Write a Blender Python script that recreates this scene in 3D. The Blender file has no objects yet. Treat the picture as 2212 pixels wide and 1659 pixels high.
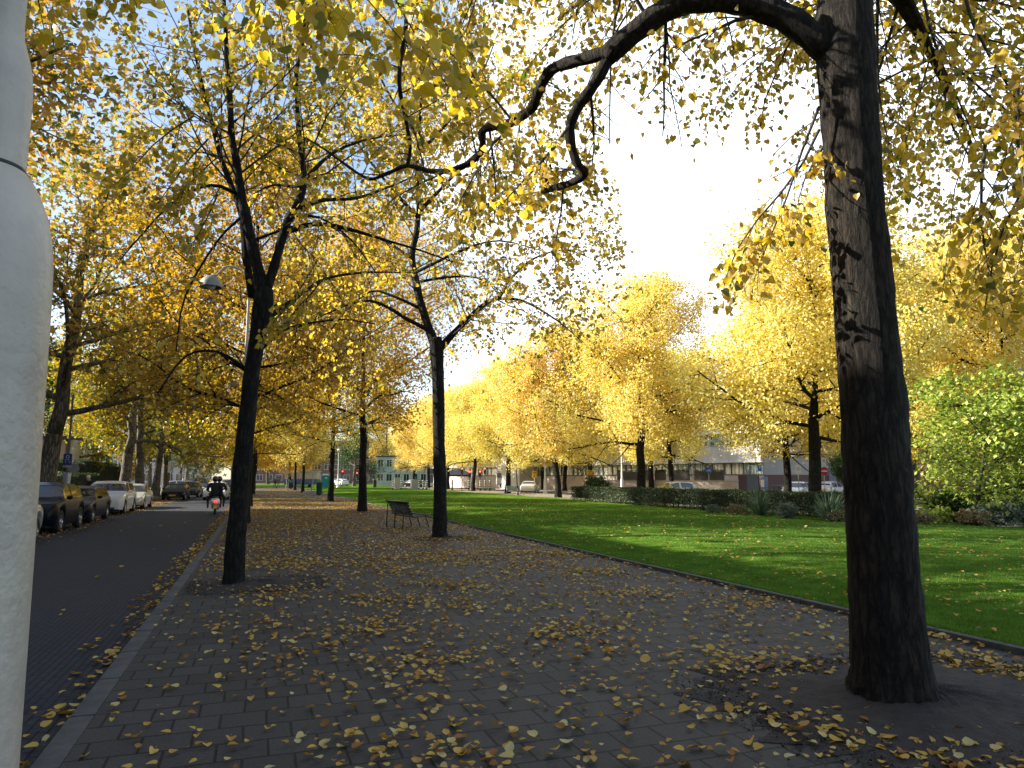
import bpy, bmesh, math, random
import numpy as np
from mathutils import Vector, Matrix
R = math.radians
PI = math.pi
rng = np.random.default_rng(7)
random.seed(7)
scene = bpy.context.scene
COL = scene.collection

# ------------------------------------------------------------------ camera
F, HZ, VPX, EYE = 720.0, 478.0, 257.0, 1.65
PIT = math.atan((HZ - 384) / F)
YAW = R(19.35)
CR = np.array([math.cos(YAW), -math.sin(YAW), 0.0])
CF = np.array([math.sin(YAW), math.cos(YAW), 0.0])
UP = np.array([0, 0, 1.0])
CFW = CF * math.cos(PIT) + UP * math.sin(PIT)
CUP = UP * math.cos(PIT) - CF * math.sin(PIT)
CAM = np.array([0, 0, EYE])
def ray(px, py):
    return CR * (px - 512) / F + CUP * (384 - py) / F + CFW
def PH(px, py, D):
    """world point seen at photo position (px,py of 1024x768) at horizontal forward distance D"""
    r = ray(px, py)
    return CAM + r * (D / r.dot(CF))
def PD(x, y, D):       # the same from the 2212-wide viewing copy of the photograph
    return PH(x * 1024 / 2212, y * 1024 / 2212, D)
def GX(px, X):         # ground point under column px at street coordinate X
    r = ray(px, HZ)
    return np.array([X, r[1] * X / r[0], 0.0])
def GD(px, D, z=0.0):
    p = PH(px, HZ, D); p[2] = z
    return p
def proj(p):
    v = np.asarray(p) - CAM
    d = v @ CFW
    d = np.where(np.abs(d) < 1e-6, 1e-6, d)
    return 512 + F * (v @ CR) / d, 384 - F * (v @ CUP) / d, d

cam = bpy.data.cameras.new('camera')
cam.sensor_width = 36.0
cam.lens = 36.0 * F / 1024
cam.clip_start = 0.05
cam.clip_end = 2000
co = bpy.data.objects.new('camera', cam)
COL.objects.link(co)
co.location = CAM
co.rotation_euler = (PI / 2 + PIT, 0, -YAW)
scene.camera = co

# ------------------------------------------------------------------ light
SUN_EL, SUN_AZ = R(27), R(296)          # azimuth clockwise from the street direction +Y
w = bpy.data.worlds.new('World'); scene.world = w
w.use_nodes = True
nt = w.node_tree; nt.nodes.clear()
wo = nt.nodes.new('ShaderNodeOutputWorld'); bg = nt.nodes.new('ShaderNodeBackground')
sky = nt.nodes.new('ShaderNodeTexSky'); sky.sky_type = 'NISHITA'; sky.sun_disc = False
sky.sun_elevation = SUN_EL; sky.sun_rotation = SUN_AZ
sky.air_density = 1.0; sky.dust_density = .7; sky.ozone_density = 1.0
tc = nt.nodes.new('ShaderNodeTexCoord')
nz = nt.nodes.new('ShaderNodeTexNoise'); nz.inputs['Scale'].default_value = 1.6; nz.inputs['Detail'].default_value = 5
nz.inputs['Roughness'].default_value = .55
mp = nt.nodes.new('ShaderNodeMapping'); mp.inputs['Scale'].default_value = (1, 1, 2.2)
mp.inputs['Location'].default_value = (0.35, .1, 0.2)
cr = nt.nodes.new('ShaderNodeValToRGB')
cr.color_ramp.elements[0].position = .38; cr.color_ramp.elements[0].color = (.07, .07, .07, 1)
cr.color_ramp.elements[1].position = .66; cr.color_ramp.elements[1].color = (.95, .95, .95, 1)
mx = nt.nodes.new('ShaderNodeMix'); mx.data_type = 'RGBA'
nt.links.new(tc.outputs['Generated'], mp.inputs['Vector']); nt.links.new(mp.outputs[0], nz.inputs['Vector'])
dt = nt.nodes.new('ShaderNodeVectorMath'); dt.operation = 'DOT_PRODUCT'
nt.links.new(tc.outputs['Generated'], dt.inputs[0])
_a, _e = R(19.35 + 16), R(23)
dt.inputs[1].default_value = (math.sin(_a) * math.cos(_e), math.cos(_a) * math.cos(_e), math.sin(_e))
mrg = nt.nodes.new('ShaderNodeMapRange'); mrg.interpolation_type = 'SMOOTHSTEP'
for k_, v_ in (('From Min', .895), ('From Max', .985), ('To Min', -.17), ('To Max', .30)): mrg.inputs[k_].default_value = v_
nt.links.new(dt.outputs['Value'], mrg.inputs['Value'])
adn = nt.nodes.new('ShaderNodeMath'); adn.operation = 'ADD'
nt.links.new(nz.outputs[0], adn.inputs[0]); nt.links.new(mrg.outputs[0], adn.inputs[1])
nt.links.new(adn.outputs[0], cr.inputs[0]); nt.links.new(cr.outputs[0], mx.inputs['Factor'])
nt.links.new(sky.outputs[0], mx.inputs['A']); mx.inputs['B'].default_value = (8.2, 8.9, 9.9, 1)
nt.links.new(mx.outputs['Result'], bg.inputs[0]); bg.inputs[1].default_value = 0.080
nt.links.new(bg.outputs[0], wo.inputs[0])
sl = bpy.data.lights.new('sun', 'SUN'); sl.energy = 5.0; sl.angle = R(0.55); sl.color = (1, .93, .80)
so = bpy.data.objects.new('sun', sl); COL.objects.link(so)
sd = Vector((math.sin(SUN_AZ) * math.cos(SUN_EL), math.cos(SUN_AZ) * math.cos(SUN_EL), math.sin(SUN_EL)))
so.rotation_euler = sd.to_track_quat('Z', 'Y').to_euler()
so.location = (-60, 40, 60)
vs = scene.view_settings
vs.view_transform = 'Standard'; vs.look = 'None'; vs.gamma = 1; vs.exposure = 1.6
try:
    scene.cycles.max_bounces = 8; scene.cycles.diffuse_bounces = 3; scene.cycles.transmission_bounces = 5
    scene.cycles.glossy_bounces = 2; scene.cycles.caustics_reflective = False; scene.cycles.caustics_refractive = False
    scene.cycles.sample_clamp_indirect = 4
except Exception: pass

# ------------------------------------------------------------------ materials
MATS = {}
def newmat(name):
    m = bpy.data.materials.new(name); m.use_nodes = True
    n = m.node_tree; n.nodes.clear()
    out = n.nodes.new('ShaderNodeOutputMaterial'); b = n.nodes.new('ShaderNodeBsdfPrincipled')
    n.links.new(b.outputs[0], out.inputs[0])
    return m, n, b, out
def N(n, t, **kw):
    x = n.nodes.new(t)
    for k, v in kw.items():
        if k in x.inputs: x.inputs[k].default_value = v
        else: setattr(x, k, v)
    return x
def ramp(n, fac, stops):
    c = n.nodes.new('ShaderNodeValToRGB'); e = c.color_ramp.elements
    while len(e) < len(stops): e.new(.5)
    for i, (p, col) in enumerate(stops):
        e[i].position = p; e[i].color = (*col, 1)
    n.links.new(fac, c.inputs[0])
    return c
def pm(name, col, rough=.6, metal=0.0, var=.15, scale=6.0, bump=0.0, bscale=40.0, coat=0.0, spec=.5, stretch=(1, 1, 1), trans=0.0):
    if name in MATS: return MATS[name]
    m, n, b, out = newmat(name)
    b.inputs['Roughness'].default_value = rough; b.inputs['Metallic'].default_value = metal
    b.inputs['Specular IOR Level'].default_value = spec
    if coat: b.inputs['Coat Weight'].default_value = coat; b.inputs['Coat Roughness'].default_value = .04
    if trans: b.inputs['Transmission Weight'].default_value = trans
    t = N(n, 'ShaderNodeTexCoord'); mpn = N(n, 'ShaderNodeMapping'); mpn.inputs['Scale'].default_value = stretch
    n.links.new(t.outputs['Object'], mpn.inputs[0])
    z = N(n, 'ShaderNodeTexNoise', Scale=scale, Detail=5.0, Roughness=.6); n.links.new(mpn.outputs[0], z.inputs['Vector'])
    c = Vector(col)
    r = ramp(n, z.outputs[0], [(.3, tuple(c * (1 - var))), (.7, tuple(c * (1 + var)))])
    n.links.new(r.outputs[0], b.inputs['Base Color'])
    if bump:
        z2 = N(n, 'ShaderNodeTexNoise', Scale=bscale, Detail=4.0); n.links.new(mpn.outputs[0], z2.inputs['Vector'])
        bp = N(n, 'ShaderNodeBump', Strength=bump, Distance=.02); n.links.new(z2.outputs[0], bp.inputs['Height'])
        n.links.new(bp.outputs[0], b.inputs['Normal'])
    MATS[name] = m
    return m
def emis(name, col, s):
    if name in MATS: return MATS[name]
    m, n, b, out = newmat(name)
    b.inputs['Base Color'].default_value = (*col, 1)
    b.inputs['Emission Color'].default_value = (*col, 1); b.inputs['Emission Strength'].default_value = s
    MATS[name] = m; return m
def glassm(name, col, rough=.05):
    """car or house glazing seen from outside: dark, shiny, slightly see-through"""
    if name in MATS: return MATS[name]
    m, n, b, out = newmat(name)
    b.inputs['Base Color'].default_value = (*col, 1); b.inputs['Roughness'].default_value = rough
    b.inputs['Specular IOR Level'].default_value = .8; b.inputs['Coat Weight'].default_value = .6
    MATS[name] = m; return m
def leafmat(name, stops, tw=.45, huevar=.03, tsat=1.0):
    """two-sided leaf: the face attribute 'rnd' picks the leaf's own colour"""
    if name in MATS: return MATS[name]
    m, n, b, out = newmat(name); n.nodes.remove(b)
    a = N(n, 'ShaderNodeAttribute', attribute_name='rnd')
    r = ramp(n, a.outputs['Fac'], stops)
    oi = N(n, 'ShaderNodeObjectInfo')
    mr = N(n, 'ShaderNodeMapRange'); mr.inputs['To Min'].default_value = .5 - huevar; mr.inputs['To Max'].default_value = .5 + huevar * .5
    n.links.new(oi.outputs['Random'], mr.inputs[0])
    hs = N(n, 'ShaderNodeHueSaturation'); n.links.new(mr.outputs[0], hs.inputs['Hue']); n.links.new(r.outputs[0], hs.inputs['Color'])
    d = N(n, 'ShaderNodeBsdfDiffuse'); t = N(n, 'ShaderNodeBsdfTranslucent'); g = N(n, 'ShaderNodeBsdfGlossy', Roughness=.45)
    n.links.new(hs.outputs[0], d.inputs[0]); 
    h2 = N(n, 'ShaderNodeHueSaturation', Saturation=1.0 + .12 * tsat, Value=1.15); n.links.new(hs.outputs[0], h2.inputs['Color'])
    n.links.new(h2.outputs[0], t.inputs[0])
    g.inputs[0].default_value = (.8, .8, .8, 1)
    x = N(n, 'ShaderNodeMixShader', Fac=tw); n.links.new(d.outputs[0], x.inputs[1]); n.links.new(t.outputs[0], x.inputs[2])
    y = N(n, 'ShaderNodeMixShader', Fac=.035); n.links.new(x.outputs[0], y.inputs[1]); n.links.new(g.outputs[0], y.inputs[2])
    n.links.new(y.outputs[0], out.inputs[0])
    MATS[name] = m; return m
def barkm(name, c0, c1, moss=(.09, .10, .05), sc=1.0, mossamt=.5):
    if name in MATS: return MATS[name]
    m, n, b, out = newmat(name)
    b.inputs['Roughness'].default_value = .85; b.inputs['Specular IOR Level'].default_value = .25
    t = N(n, 'ShaderNodeTexCoord'); q = N(n, 'ShaderNodeMapping'); q.inputs['Scale'].default_value = (sc, sc, sc * .20)
    n.links.new(t.outputs['Object'], q.inputs[0])
    z = N(n, 'ShaderNodeTexNoise', Scale=32.0, Detail=9.0, Roughness=.72, Distortion=1.2); n.links.new(q.outputs[0], z.inputs['Vector'])
    r = ramp(n, z.outputs[0], [(.40, c0), (.62, c1)])
    z3 = N(n, 'ShaderNodeTexNoise', Scale=2.6 * sc, Detail=6.0, Roughness=.7); n.links.new(t.outputs['Object'], z3.inputs['Vector'])
    r3 = ramp(n, z3.outputs[0], [(.52, (0, 0, 0)), (.68, (mossamt,) * 3)])
    mixn = N(n, 'ShaderNodeMix', data_type='RGBA'); n.links.new(r3.outputs[0], mixn.inputs['Factor'])
    n.links.new(r.outputs[0], mixn.inputs['A']); mixn.inputs['B'].default_value = (*moss, 1)
    wv = N(n, 'ShaderNodeVectorMath', operation='MULTIPLY_ADD'); n.links.new(z.outputs['Color'], wv.inputs[0]); wv.inputs[1].default_value = (.05, .05, .05); n.links.new(q.outputs[0], wv.inputs[2])
    v = N(n, 'ShaderNodeTexVoronoi', Scale=15.0, feature='DISTANCE_TO_EDGE'); n.links.new(wv.outputs[0], v.inputs['Vector'])
    rv = ramp(n, v.outputs['Distance'], [(0, (.28,) * 3), (.22, (1.15,) * 3)])
    mv = N(n, 'ShaderNodeMix', data_type='RGBA', blend_type='MULTIPLY'); mv.inputs['Factor'].default_value = 1
    n.links.new(mixn.outputs['Result'], mv.inputs['A']); n.links.new(rv.outputs[0], mv.inputs['B'])
    n.links.new(mv.outputs['Result'], b.inputs['Base Color'])
    ad = N(n, 'ShaderNodeMath', operation='MULTIPLY_ADD'); n.links.new(v.outputs['Distance'], ad.inputs[0]); ad.inputs[1].default_value = .8
    n.links.new(z.outputs[0], ad.inputs[2])
    bp = N(n, 'ShaderNodeBump', Strength=1.0, Distance=.045); n.links.new(ad.outputs[0], bp.inputs['Height'])
    n.links.new(bp.outputs[0], b.inputs['Normal'])
    MATS[name] = m; return m

BARK = barkm('linden bark', (.005, .0045, .004), (.030, .024, .018), moss=(.045, .05, .033))
BARKB = barkm('big linden bark', (.005, .004, .003), (.048, .035, .024), moss=(.048, .050, .033))
BARKT = pm('twig bark', (.035, .026, .020), .8, var=.3, scale=12)
BARKP = barkm('plane bark', (.10, .085, .06), (.26, .235, .18), moss=(.07, .06, .045), sc=.7, mossamt=.75)
Y_SUN = leafmat('yellow linden leaves', [(0, (.60, .43, .07)), (.3, (.76, .61, .14)), (.75, (.84, .73, .24)), (1, (.88, .82, .44))], .5, .012)
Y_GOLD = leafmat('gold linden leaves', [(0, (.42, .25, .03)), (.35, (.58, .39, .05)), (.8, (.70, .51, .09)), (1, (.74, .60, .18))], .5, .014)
Y_NEAR = leafmat('near linden leaves', [(0, (.09, .14, .03)), (.07, (.26, .26, .06)), (.22, (.48, .36, .065)), (.7, (.68, .51, .085)), (1, (.74, .60, .16))], .64, .012)
O_PLANE = leafmat('plane leaves', [(0, (.09, .13, .03)), (.25, (.24, .22, .045)), (.5, (.48, .34, .07)), (.85, (.58, .39, .09)), (1, (.44, .21, .05))], .45, .014)
G_PLANE = leafmat('green gold plane leaves', [(0, (.10, .15, .025)), (.4, (.24, .24, .035)), (.75, (.42, .30, .045)), (1, (.48, .30, .05))], .45, .02)
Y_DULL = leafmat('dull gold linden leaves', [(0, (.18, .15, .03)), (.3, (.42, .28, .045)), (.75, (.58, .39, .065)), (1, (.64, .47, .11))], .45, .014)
G_DARK = leafmat('dark green leaves', [(0, (.02, .05, .015)), (.6, (.045, .095, .025)), (1, (.09, .14, .03))], .3, .02)
G_YEL = leafmat('yellow green shrub leaves', [(0, (.09, .15, .025)), (.3, (.24, .34, .055)), (.65, (.40, .48, .09)), (.93, (.54, .58, .15)), (1, (.50, .34, .06))], .4, .01)
LITTER = leafmat('fallen leaf colours', [(0, (.16, .06, .02)), (.22, (.38, .17, .035)), (.5, (.54, .32, .06)), (.8, (.62, .42, .08)), (1, (.60, .52, .24))], .2, .0)
GRASS = leafmat('grass blade colours', [(0, (.045, .11, .010)), (.6, (.09, .19, .018)), (1, (.18, .27, .035))], .35, .0)
HEDGE = leafmat('clipped hedge leaves', [(0, (.018, .04, .012)), (.7, (.045, .075, .022)), (1, (.10, .10, .03))], .25, .0)
YUCCA = leafmat('yucca leaves', [(0, (.06, .10, .06)), (.7, (.12, .19, .12)), (1, (.25, .28, .12))], .25, .0)
SILVER = leafmat('silver shrub leaves', [(0, (.08, .11, .07)), (1, (.20, .25, .18))], .25, .0)
DRY = leafmat('dry border leaves', [(0, (.10, .06, .03)), (.5, (.22, .16, .08)), (.8, (.16, .20, .06)), (1, (.35, .28, .18))], .25, .0)

# ------------------------------------------------------------------ mesh helpers
def link(o): COL.objects.link(o); return o
class MB:
    def __init__(s): s.v = []; s.f = []
    def add(s, vs, fs):
        k = len(s.v); s.v += [tuple(float(c) for c in v) for v in vs]; s.f += [tuple(i + k for i in f) for f in fs]; return s
    def box(s, c, d, rz=0.0, top=1.0):
        x, y, z = (q / 2 for q in d)
        vs = []
        for sz in (-1, 1):
            t = top if sz > 0 else 1
            for sx, sy in ((-1, -1), (1, -1), (1, 1), (-1, 1)):
                a, b = sx * x * t, sy * y * t
                vs.append((c[0] + a * math.cos(rz) - b * math.sin(rz), c[1] + a * math.sin(rz) + b * math.cos(rz), c[2] + sz * z))
        return s.add(vs, [(3, 2, 1, 0), (4, 5, 6, 7), (0, 1, 5, 4), (1, 2, 6, 5), (2, 3, 7, 6), (3, 0, 4, 7)])
    def bbox(s, c, d, b=.02, rz=0.0):
        """box with chamfered edges"""
        bm = bmesh.new(); bmesh.ops.create_cube(bm, size=1)
        for v in bm.verts: v.co = Vector((v.co.x * d[0], v.co.y * d[1], v.co.z * d[2]))
        bmesh.ops.bevel(bm, geom=bm.edges[:], offset=min(b, min(d) * .45), segments=2, affect='EDGES', profile=.6)
        bm.transform(Matrix.Translation(c) @ Matrix.Rotation(rz, 4, 'Z'))
        bm.verts.ensure_lookup_table()
        s.add([v.co for v in bm.verts], [tuple(v.index for v in f.verts) for f in bm.faces]); bm.free(); return s
    def tube(s, pts, rad, n=8, cap=True, flare=None):
        pts = [np.asarray(p, float) for p in pts]
        if not hasattr(rad, '__len__'): rad = [rad] * len(pts)
        k = len(pts); vs = []; fs = []
        ref = None
        for i in range(k):
            t = pts[min(i + 1, k - 1)] - pts[max(i - 1, 0)]
            t = t / (np.linalg.norm(t) + 1e-9)
            if ref is None:
                ref = np.array([1, 0, 0.]) if abs(t[0]) < .9 else np.array([0, 1., 0])
            u = ref - t * ref.dot(t); u /= (np.linalg.norm(u) + 1e-9); ref = u
            w_ = np.cross(t, u)
            for j in range(n):
                a = 2 * PI * j / n
                q = rad[i] * (flare(i, j) if flare else 1)
                vs.append(pts[i] + (u * math.cos(a) + w_ * math.sin(a)) * q)
        for i in range(k - 1):
            for j in range(n):
                fs.append((i * n + j, i * n + (j + 1) % n, (i + 1) * n + (j + 1) % n, (i + 1) * n + j))
        if cap: fs.append(tuple(range(n - 1, -1, -1))); fs.append(tuple(range((k - 1) * n, k * n)))
        return s.add(vs, fs)
    def lathe(s, prof, n=16, c=(0, 0, 0), axis='Z'):
        vs = []; fs = []
        for r, z in prof:
            for j in range(n):
                a = 2 * PI * j / n
                p = (r * math.cos(a), r * math.sin(a), z)
                if axis == 'X': p = (p[2], p[0], p[1])
                if axis == 'Y': p = (p[0], p[2], p[1])
                vs.append((p[0] + c[0], p[1] + c[1], p[2] + c[2]))
        for i in range(len(prof) - 1):
            for j in range(n): fs.append((i * n + j, i * n + (j + 1) % n, (i + 1) * n + (j + 1) % n, (i + 1) * n + j))
        return s.add(vs, fs)
    def prism(s, poly, z0, z1):
        k = len(poly)
        vs = [(p[0], p[1], z0) for p in poly] + [(p[0], p[1], z1) for p in poly]
        return s.add(vs, [tuple(range(k - 1, -1, -1)), tuple(range(k, 2 * k))] + [(i, (i + 1) % k, k + (i + 1) % k, k + i) for i in range(k)])
    def ell(s, c, r, n=12, m=8):
        prof = [(math.sin(PI * i / m) * .999 + .001, -math.cos(PI * i / m)) for i in range(m + 1)]
        k = len(s.v); s.lathe(prof, n)
        for i in range(k, len(s.v)):
            v = s.v[i]; s.v[i] = (c[0] + v[0] * r[0], c[1] + v[1] * r[1], c[2] + v[2] * r[2])
        return s
    def xf(s, M, k=0):
        for i in range(k, len(s.v)): s.v[i] = tuple(M @ Vector(s.v[i]))
        return s
    def build(s, name, mat, parent=None, smooth=False):
        me = bpy.data.meshes.new(name); me.from_pydata(s.v, [], s.f); me.validate()
        if mat: me.materials.append(mat)
        if smooth is True: me.shade_smooth()
        elif smooth: 
            me.shade_smooth(); me.set_sharp_from_angle(angle=smooth)
        o = link(bpy.data.objects.new(name, me))
        if parent: o.parent = parent
        return o
SM = R(38)
def tag(o, label, cat, group=None):
    o['label'] = label; o['category'] = cat
    if group: o['group'] = group
    return o
def thing(name, label, cat, loc=(0, 0, 0), rz=0.0, group=None):
    o = link(bpy.data.objects.new(name, None)); o.empty_display_size = .2
    o.location = tuple(float(c) for c in loc); o.rotation_euler = (0, 0, rz)
    return tag(o, label, cat, group)
def structure(o): o['kind'] = 'structure'; return o
def clone(root, loc, rz, label, group=None, scale=1.0, mats=None):
    """copy a thing with its parts and their sub-parts; mats swaps a part's material by part name"""
    r = root.copy(); COL.objects.link(r)
    r.location = tuple(float(c) for c in loc); r.rotation_euler = (0, 0, rz); r.scale = (scale,) * 3 if not hasattr(scale, '__len__') else scale
    r['label'] = label
    if group: r['group'] = group
    elif 'group' in r: del r['group']
    def rec(src, dst):
        for ch in src.children:
            c = ch.copy(); COL.objects.link(c); c.parent = dst
            if mats:
                base = ch.name.split('.')[0]
                if base in mats and c.material_slots:
                    c.material_slots[0].link = 'OBJECT'; c.material_slots[0].material = mats[base]
            rec(ch, c)
    rec(root, r)
    return r
def text_mesh(body, size, depth=.004):
    cu = bpy.data.curves.new('lettering', 'FONT'); cu.body = body; cu.size = size; cu.extrude = depth
    cu.align_x = 'CENTER'; cu.align_y = 'CENTER'
    o = link(bpy.data.objects.new('lettering', cu))
    dg = bpy.context.evaluated_depsgraph_get()
    me = bpy.data.meshes.new_from_object(o.evaluated_get(dg))
    bpy.data.objects.remove(o); bpy.data.curves.remove(cu)
    return me
def lettering(body, size, mat, parent, loc, rz=0.0, tilt=0.0):
    """letters standing upright and facing local -Y"""
    me = text_mesh(body, size); me.materials.clear(); me.materials.append(mat)
    o = link(bpy.data.objects.new('lettering', me)); o.parent = parent
    o.rotation_euler = (PI / 2, tilt, rz); o.location = loc
    return o

# leaves: one mesh of many small leaf faces
def tmpl(kind):
    if kind == 'kite':
        return np.array([(0, 0, 0), (.42, .40, .07), (1, 0, -.05), (.48, -.40, .07)]), [(0, 1, 2, 3)]
    if kind == 'heart':
        v = [(.10, 0, 0), (0, .20, .03), (.14, .42, .10), (.46, .45, .11), (.80, .20, .03), (1.05, 0, -.10),
             (.80, -.20, .03), (.46, -.45, .11), (.14, -.42, .10), (0, -.20, .03)]
        return np.array(v), [(0, 1, 2, 3, 4, 5), (0, 5, 6, 7, 8, 9)]
    if kind == 'curl':
        v = [(.10, 0, 0), (0, .20, .08), (.14, .40, .22), (.46, .42, .24), (.80, .20, .12), (1.0, 0, .10),
             (.80, -.20, .14), (.46, -.40, .20), (.14, -.40, .16), (0, -.20, .06), (-.45, .03, .05), (-.45, 0, .05)]
        return np.array(v), [(0, 1, 2, 3, 4, 5), (0, 5, 6, 7, 8, 9), (0, 10, 11)]
    if kind == 'maple':
        v = []; f = []
        for a, l in ((0, 1.0), (1.05, .85), (-1.05, .85)):
            c, s = math.cos(a), math.sin(a); k = len(v)
            for x, y, z in ((0, 0, 0), (.5, .26, .05), (1, 0, -.06), (.5, -.26, .05)):
                x *= l; v.append((x * c - y * s, x * s + y * c, z))
            f.append((k, k + 1, k + 2, k + 3))
        return np.array(v), f
    if kind == 'blade':
        return np.array([(0, -.5, 0), (0, .5, 0), (1, 0, 0)]), [(0, 1, 2)]
def leaves(name, mat, pos, axis, nrm, size, kind='kite', parent=None, rnd=None, wid=None):
    T, Fc = tmpl(kind); n = len(pos); K = len(T)
    axis = axis / (np.linalg.norm(axis, axis=1, keepdims=True) + 1e-9)
    side = np.cross(nrm, axis); side /= (np.linalg.norm(side, axis=1, keepdims=True) + 1e-9)
    nn = np.cross(axis, side)
    size = np.broadcast_to(size, (n,)); wd = size if wid is None else np.broadcast_to(wid, (n,))
    V = pos[:, None, :] + axis[:, None, :] * (T[None, :, 0:1] * size[:, None, None]) + side[:, None, :] * (T[None, :, 1:2] * wd[:, None, None]) \
        + nn[:, None, :] * (T[None, :, 2:3] * size[:, None, None])
    lens = np.array([len(f) for f in Fc]); flat = np.concatenate([np.array(f) for f in Fc])
    idx = (np.arange(n)[:, None] * K + flat[None, :]).ravel()
    tot = np.tile(lens, n); start = np.concatenate([[0], np.cumsum(tot)[:-1]])
    me = bpy.data.meshes.new(name)
    me.vertices.add(n * K); me.vertices.foreach_set('co', V.astype(np.float32).ravel())
    me.loops.add(len(idx)); me.loops.foreach_set('vertex_index', idx.astype(np.int32))
    me.polygons.add(len(tot)); me.polygons.foreach_set('loop_start', start.astype(np.int32))
    me.update(calc_edges=True)
    if rnd is None: rnd = rng.random(n)
    at = me.attributes.new('rnd', 'FLOAT', 'FACE')
    at.data.foreach_set('value', np.repeat(np.clip(rnd, 0, 1), len(Fc)).astype(np.float32))
    me.materials.append(mat)
    o = link(bpy.data.objects.new(name, me))
    if parent: o.parent = parent
    return o
def unit(n):
    v = rng.normal(size=(n, 3)); return v / np.linalg.norm(v, axis=1, keepdims=True)
def nrmz(v): return v / (np.linalg.norm(v) + 1e-9)
# ------------------------------------------------------------------ trees
GOLD = 2.399963
def perp(d, a):
    d = nrmz(d); ref = np.array([0, 0, 1.]) if abs(d[2]) < .9 else np.array([1., 0, 0])
    u = nrmz(np.cross(d, ref)); v = np.cross(d, u)
    return u * math.cos(a) + v * math.sin(a)
def grow(mb, sites, p, d, L, r, lvl, cfg, keep=None):
    """one branch and, recursively, its side branches; the last level carries the leaves"""
    c = cfg[lvl]
    n = max(3, int(L / c.get('seg', .5)))
    p = np.asarray(p, float); d = nrmz(np.asarray(d, float)); pts = [p]; dirs = [d]
    for i in range(n):
        d = nrmz(d + rng.normal(size=3) * c['wob'] + UP * c['trop'] * ((i + 1) / n if c.get('late') else 1))
        p = p + d * (L / n); pts.append(p); dirs.append(d)
    rad = [r * (1 - (1 - c.get('tip', .3)) * i / n) for i in range(n + 1)]
    if keep is None or lvl < 2 or keep(pts[-1]): mb.tube(pts, rad, c['n'], cap=False)
    if lvl == len(cfg) - 1:
        m = max(2, int(L / c['step']))
        for q in range(m):
            t = c.get('t0', .1) + (1 - c.get('t0', .1)) * (q + rng.random()) / m
            x = min(t * n, n - 1e-6); i = int(x)
            sp = pts[i] + (pts[i + 1] - pts[i]) * (x - i)
            if keep is None or keep(sp): sites.append((sp, dirs[i], q))
        return pts
    nc = c['nch'] if c['nch'] >= 1 else int(rng.random() < c['nch'])
    if 'per' in c: nc = max(2, int(L * c['per']))
    a0 = rng.random() * 6.28
    for q in range(nc):
        t = c['t0'] + (1.0 - c['t0']) * (q + rng.random() * .8) / nc
        x = min(t * n, n - 1e-6); i = int(x)
        sp = pts[i] + (pts[i + 1] - pts[i]) * (x - i)
        a = a0 + q * GOLD + rng.normal() * .3
        if c.get('flat'): a = (PI / 2 if q % 2 else -PI / 2) + rng.normal() * c['flat'] + PI / 2
        th = c['ang'] + rng.normal() * .15
        nd = nrmz(dirs[i] * math.cos(th) + perp(dirs[i], a) * math.sin(th) + UP * c.get('lift', 0))
        nl = L * c['ratio'] * (1 - c.get('fall', .5) * t) * (.8 + .4 * rng.random())
        if 'abs' in c: nl = c['abs'] * (.6 + .8 * rng.random())
        grow(mb, sites, sp, nd, nl, rad[i] * c.get('rr', .5), lvl + 1, cfg, keep)
    return pts
def crown(name, sites, mat, parent, size, spread, kind='kite', mult=1, droop=.6, upb=.5, rfun=None, flat=1.0):
    P = np.array([s[0] for s in sites]); D = np.array([s[1] for s in sites])
    P = np.repeat(P, mult, 0); D = np.repeat(D, mult, 0); n = len(P)
    P = P + rng.normal(size=(n, 3)) * spread * np.array([1, 1, flat])
    ax = D * .5 + unit(n) * .8; ax[:, 2] -= droop
    nr = unit(n) * .9; nr[:, 2] += upb
    sz = size * (.65 + .55 * rng.random(n))
    rn = rng.random(n) if rfun is None else rfun(P)
    return leaves(name, mat, P, ax, nr, sz, kind, parent, rn)
def trunk_flare(amp, lobes, ph):
    def f(i, j, n=14):
        return 1 + (amp * math.exp(-i * .9)) * (1 + .35 * math.cos(lobes * 2 * PI * j / n + ph)) + .03 * math.sin(j * 2.3 + i * 1.7)
    return f

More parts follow.
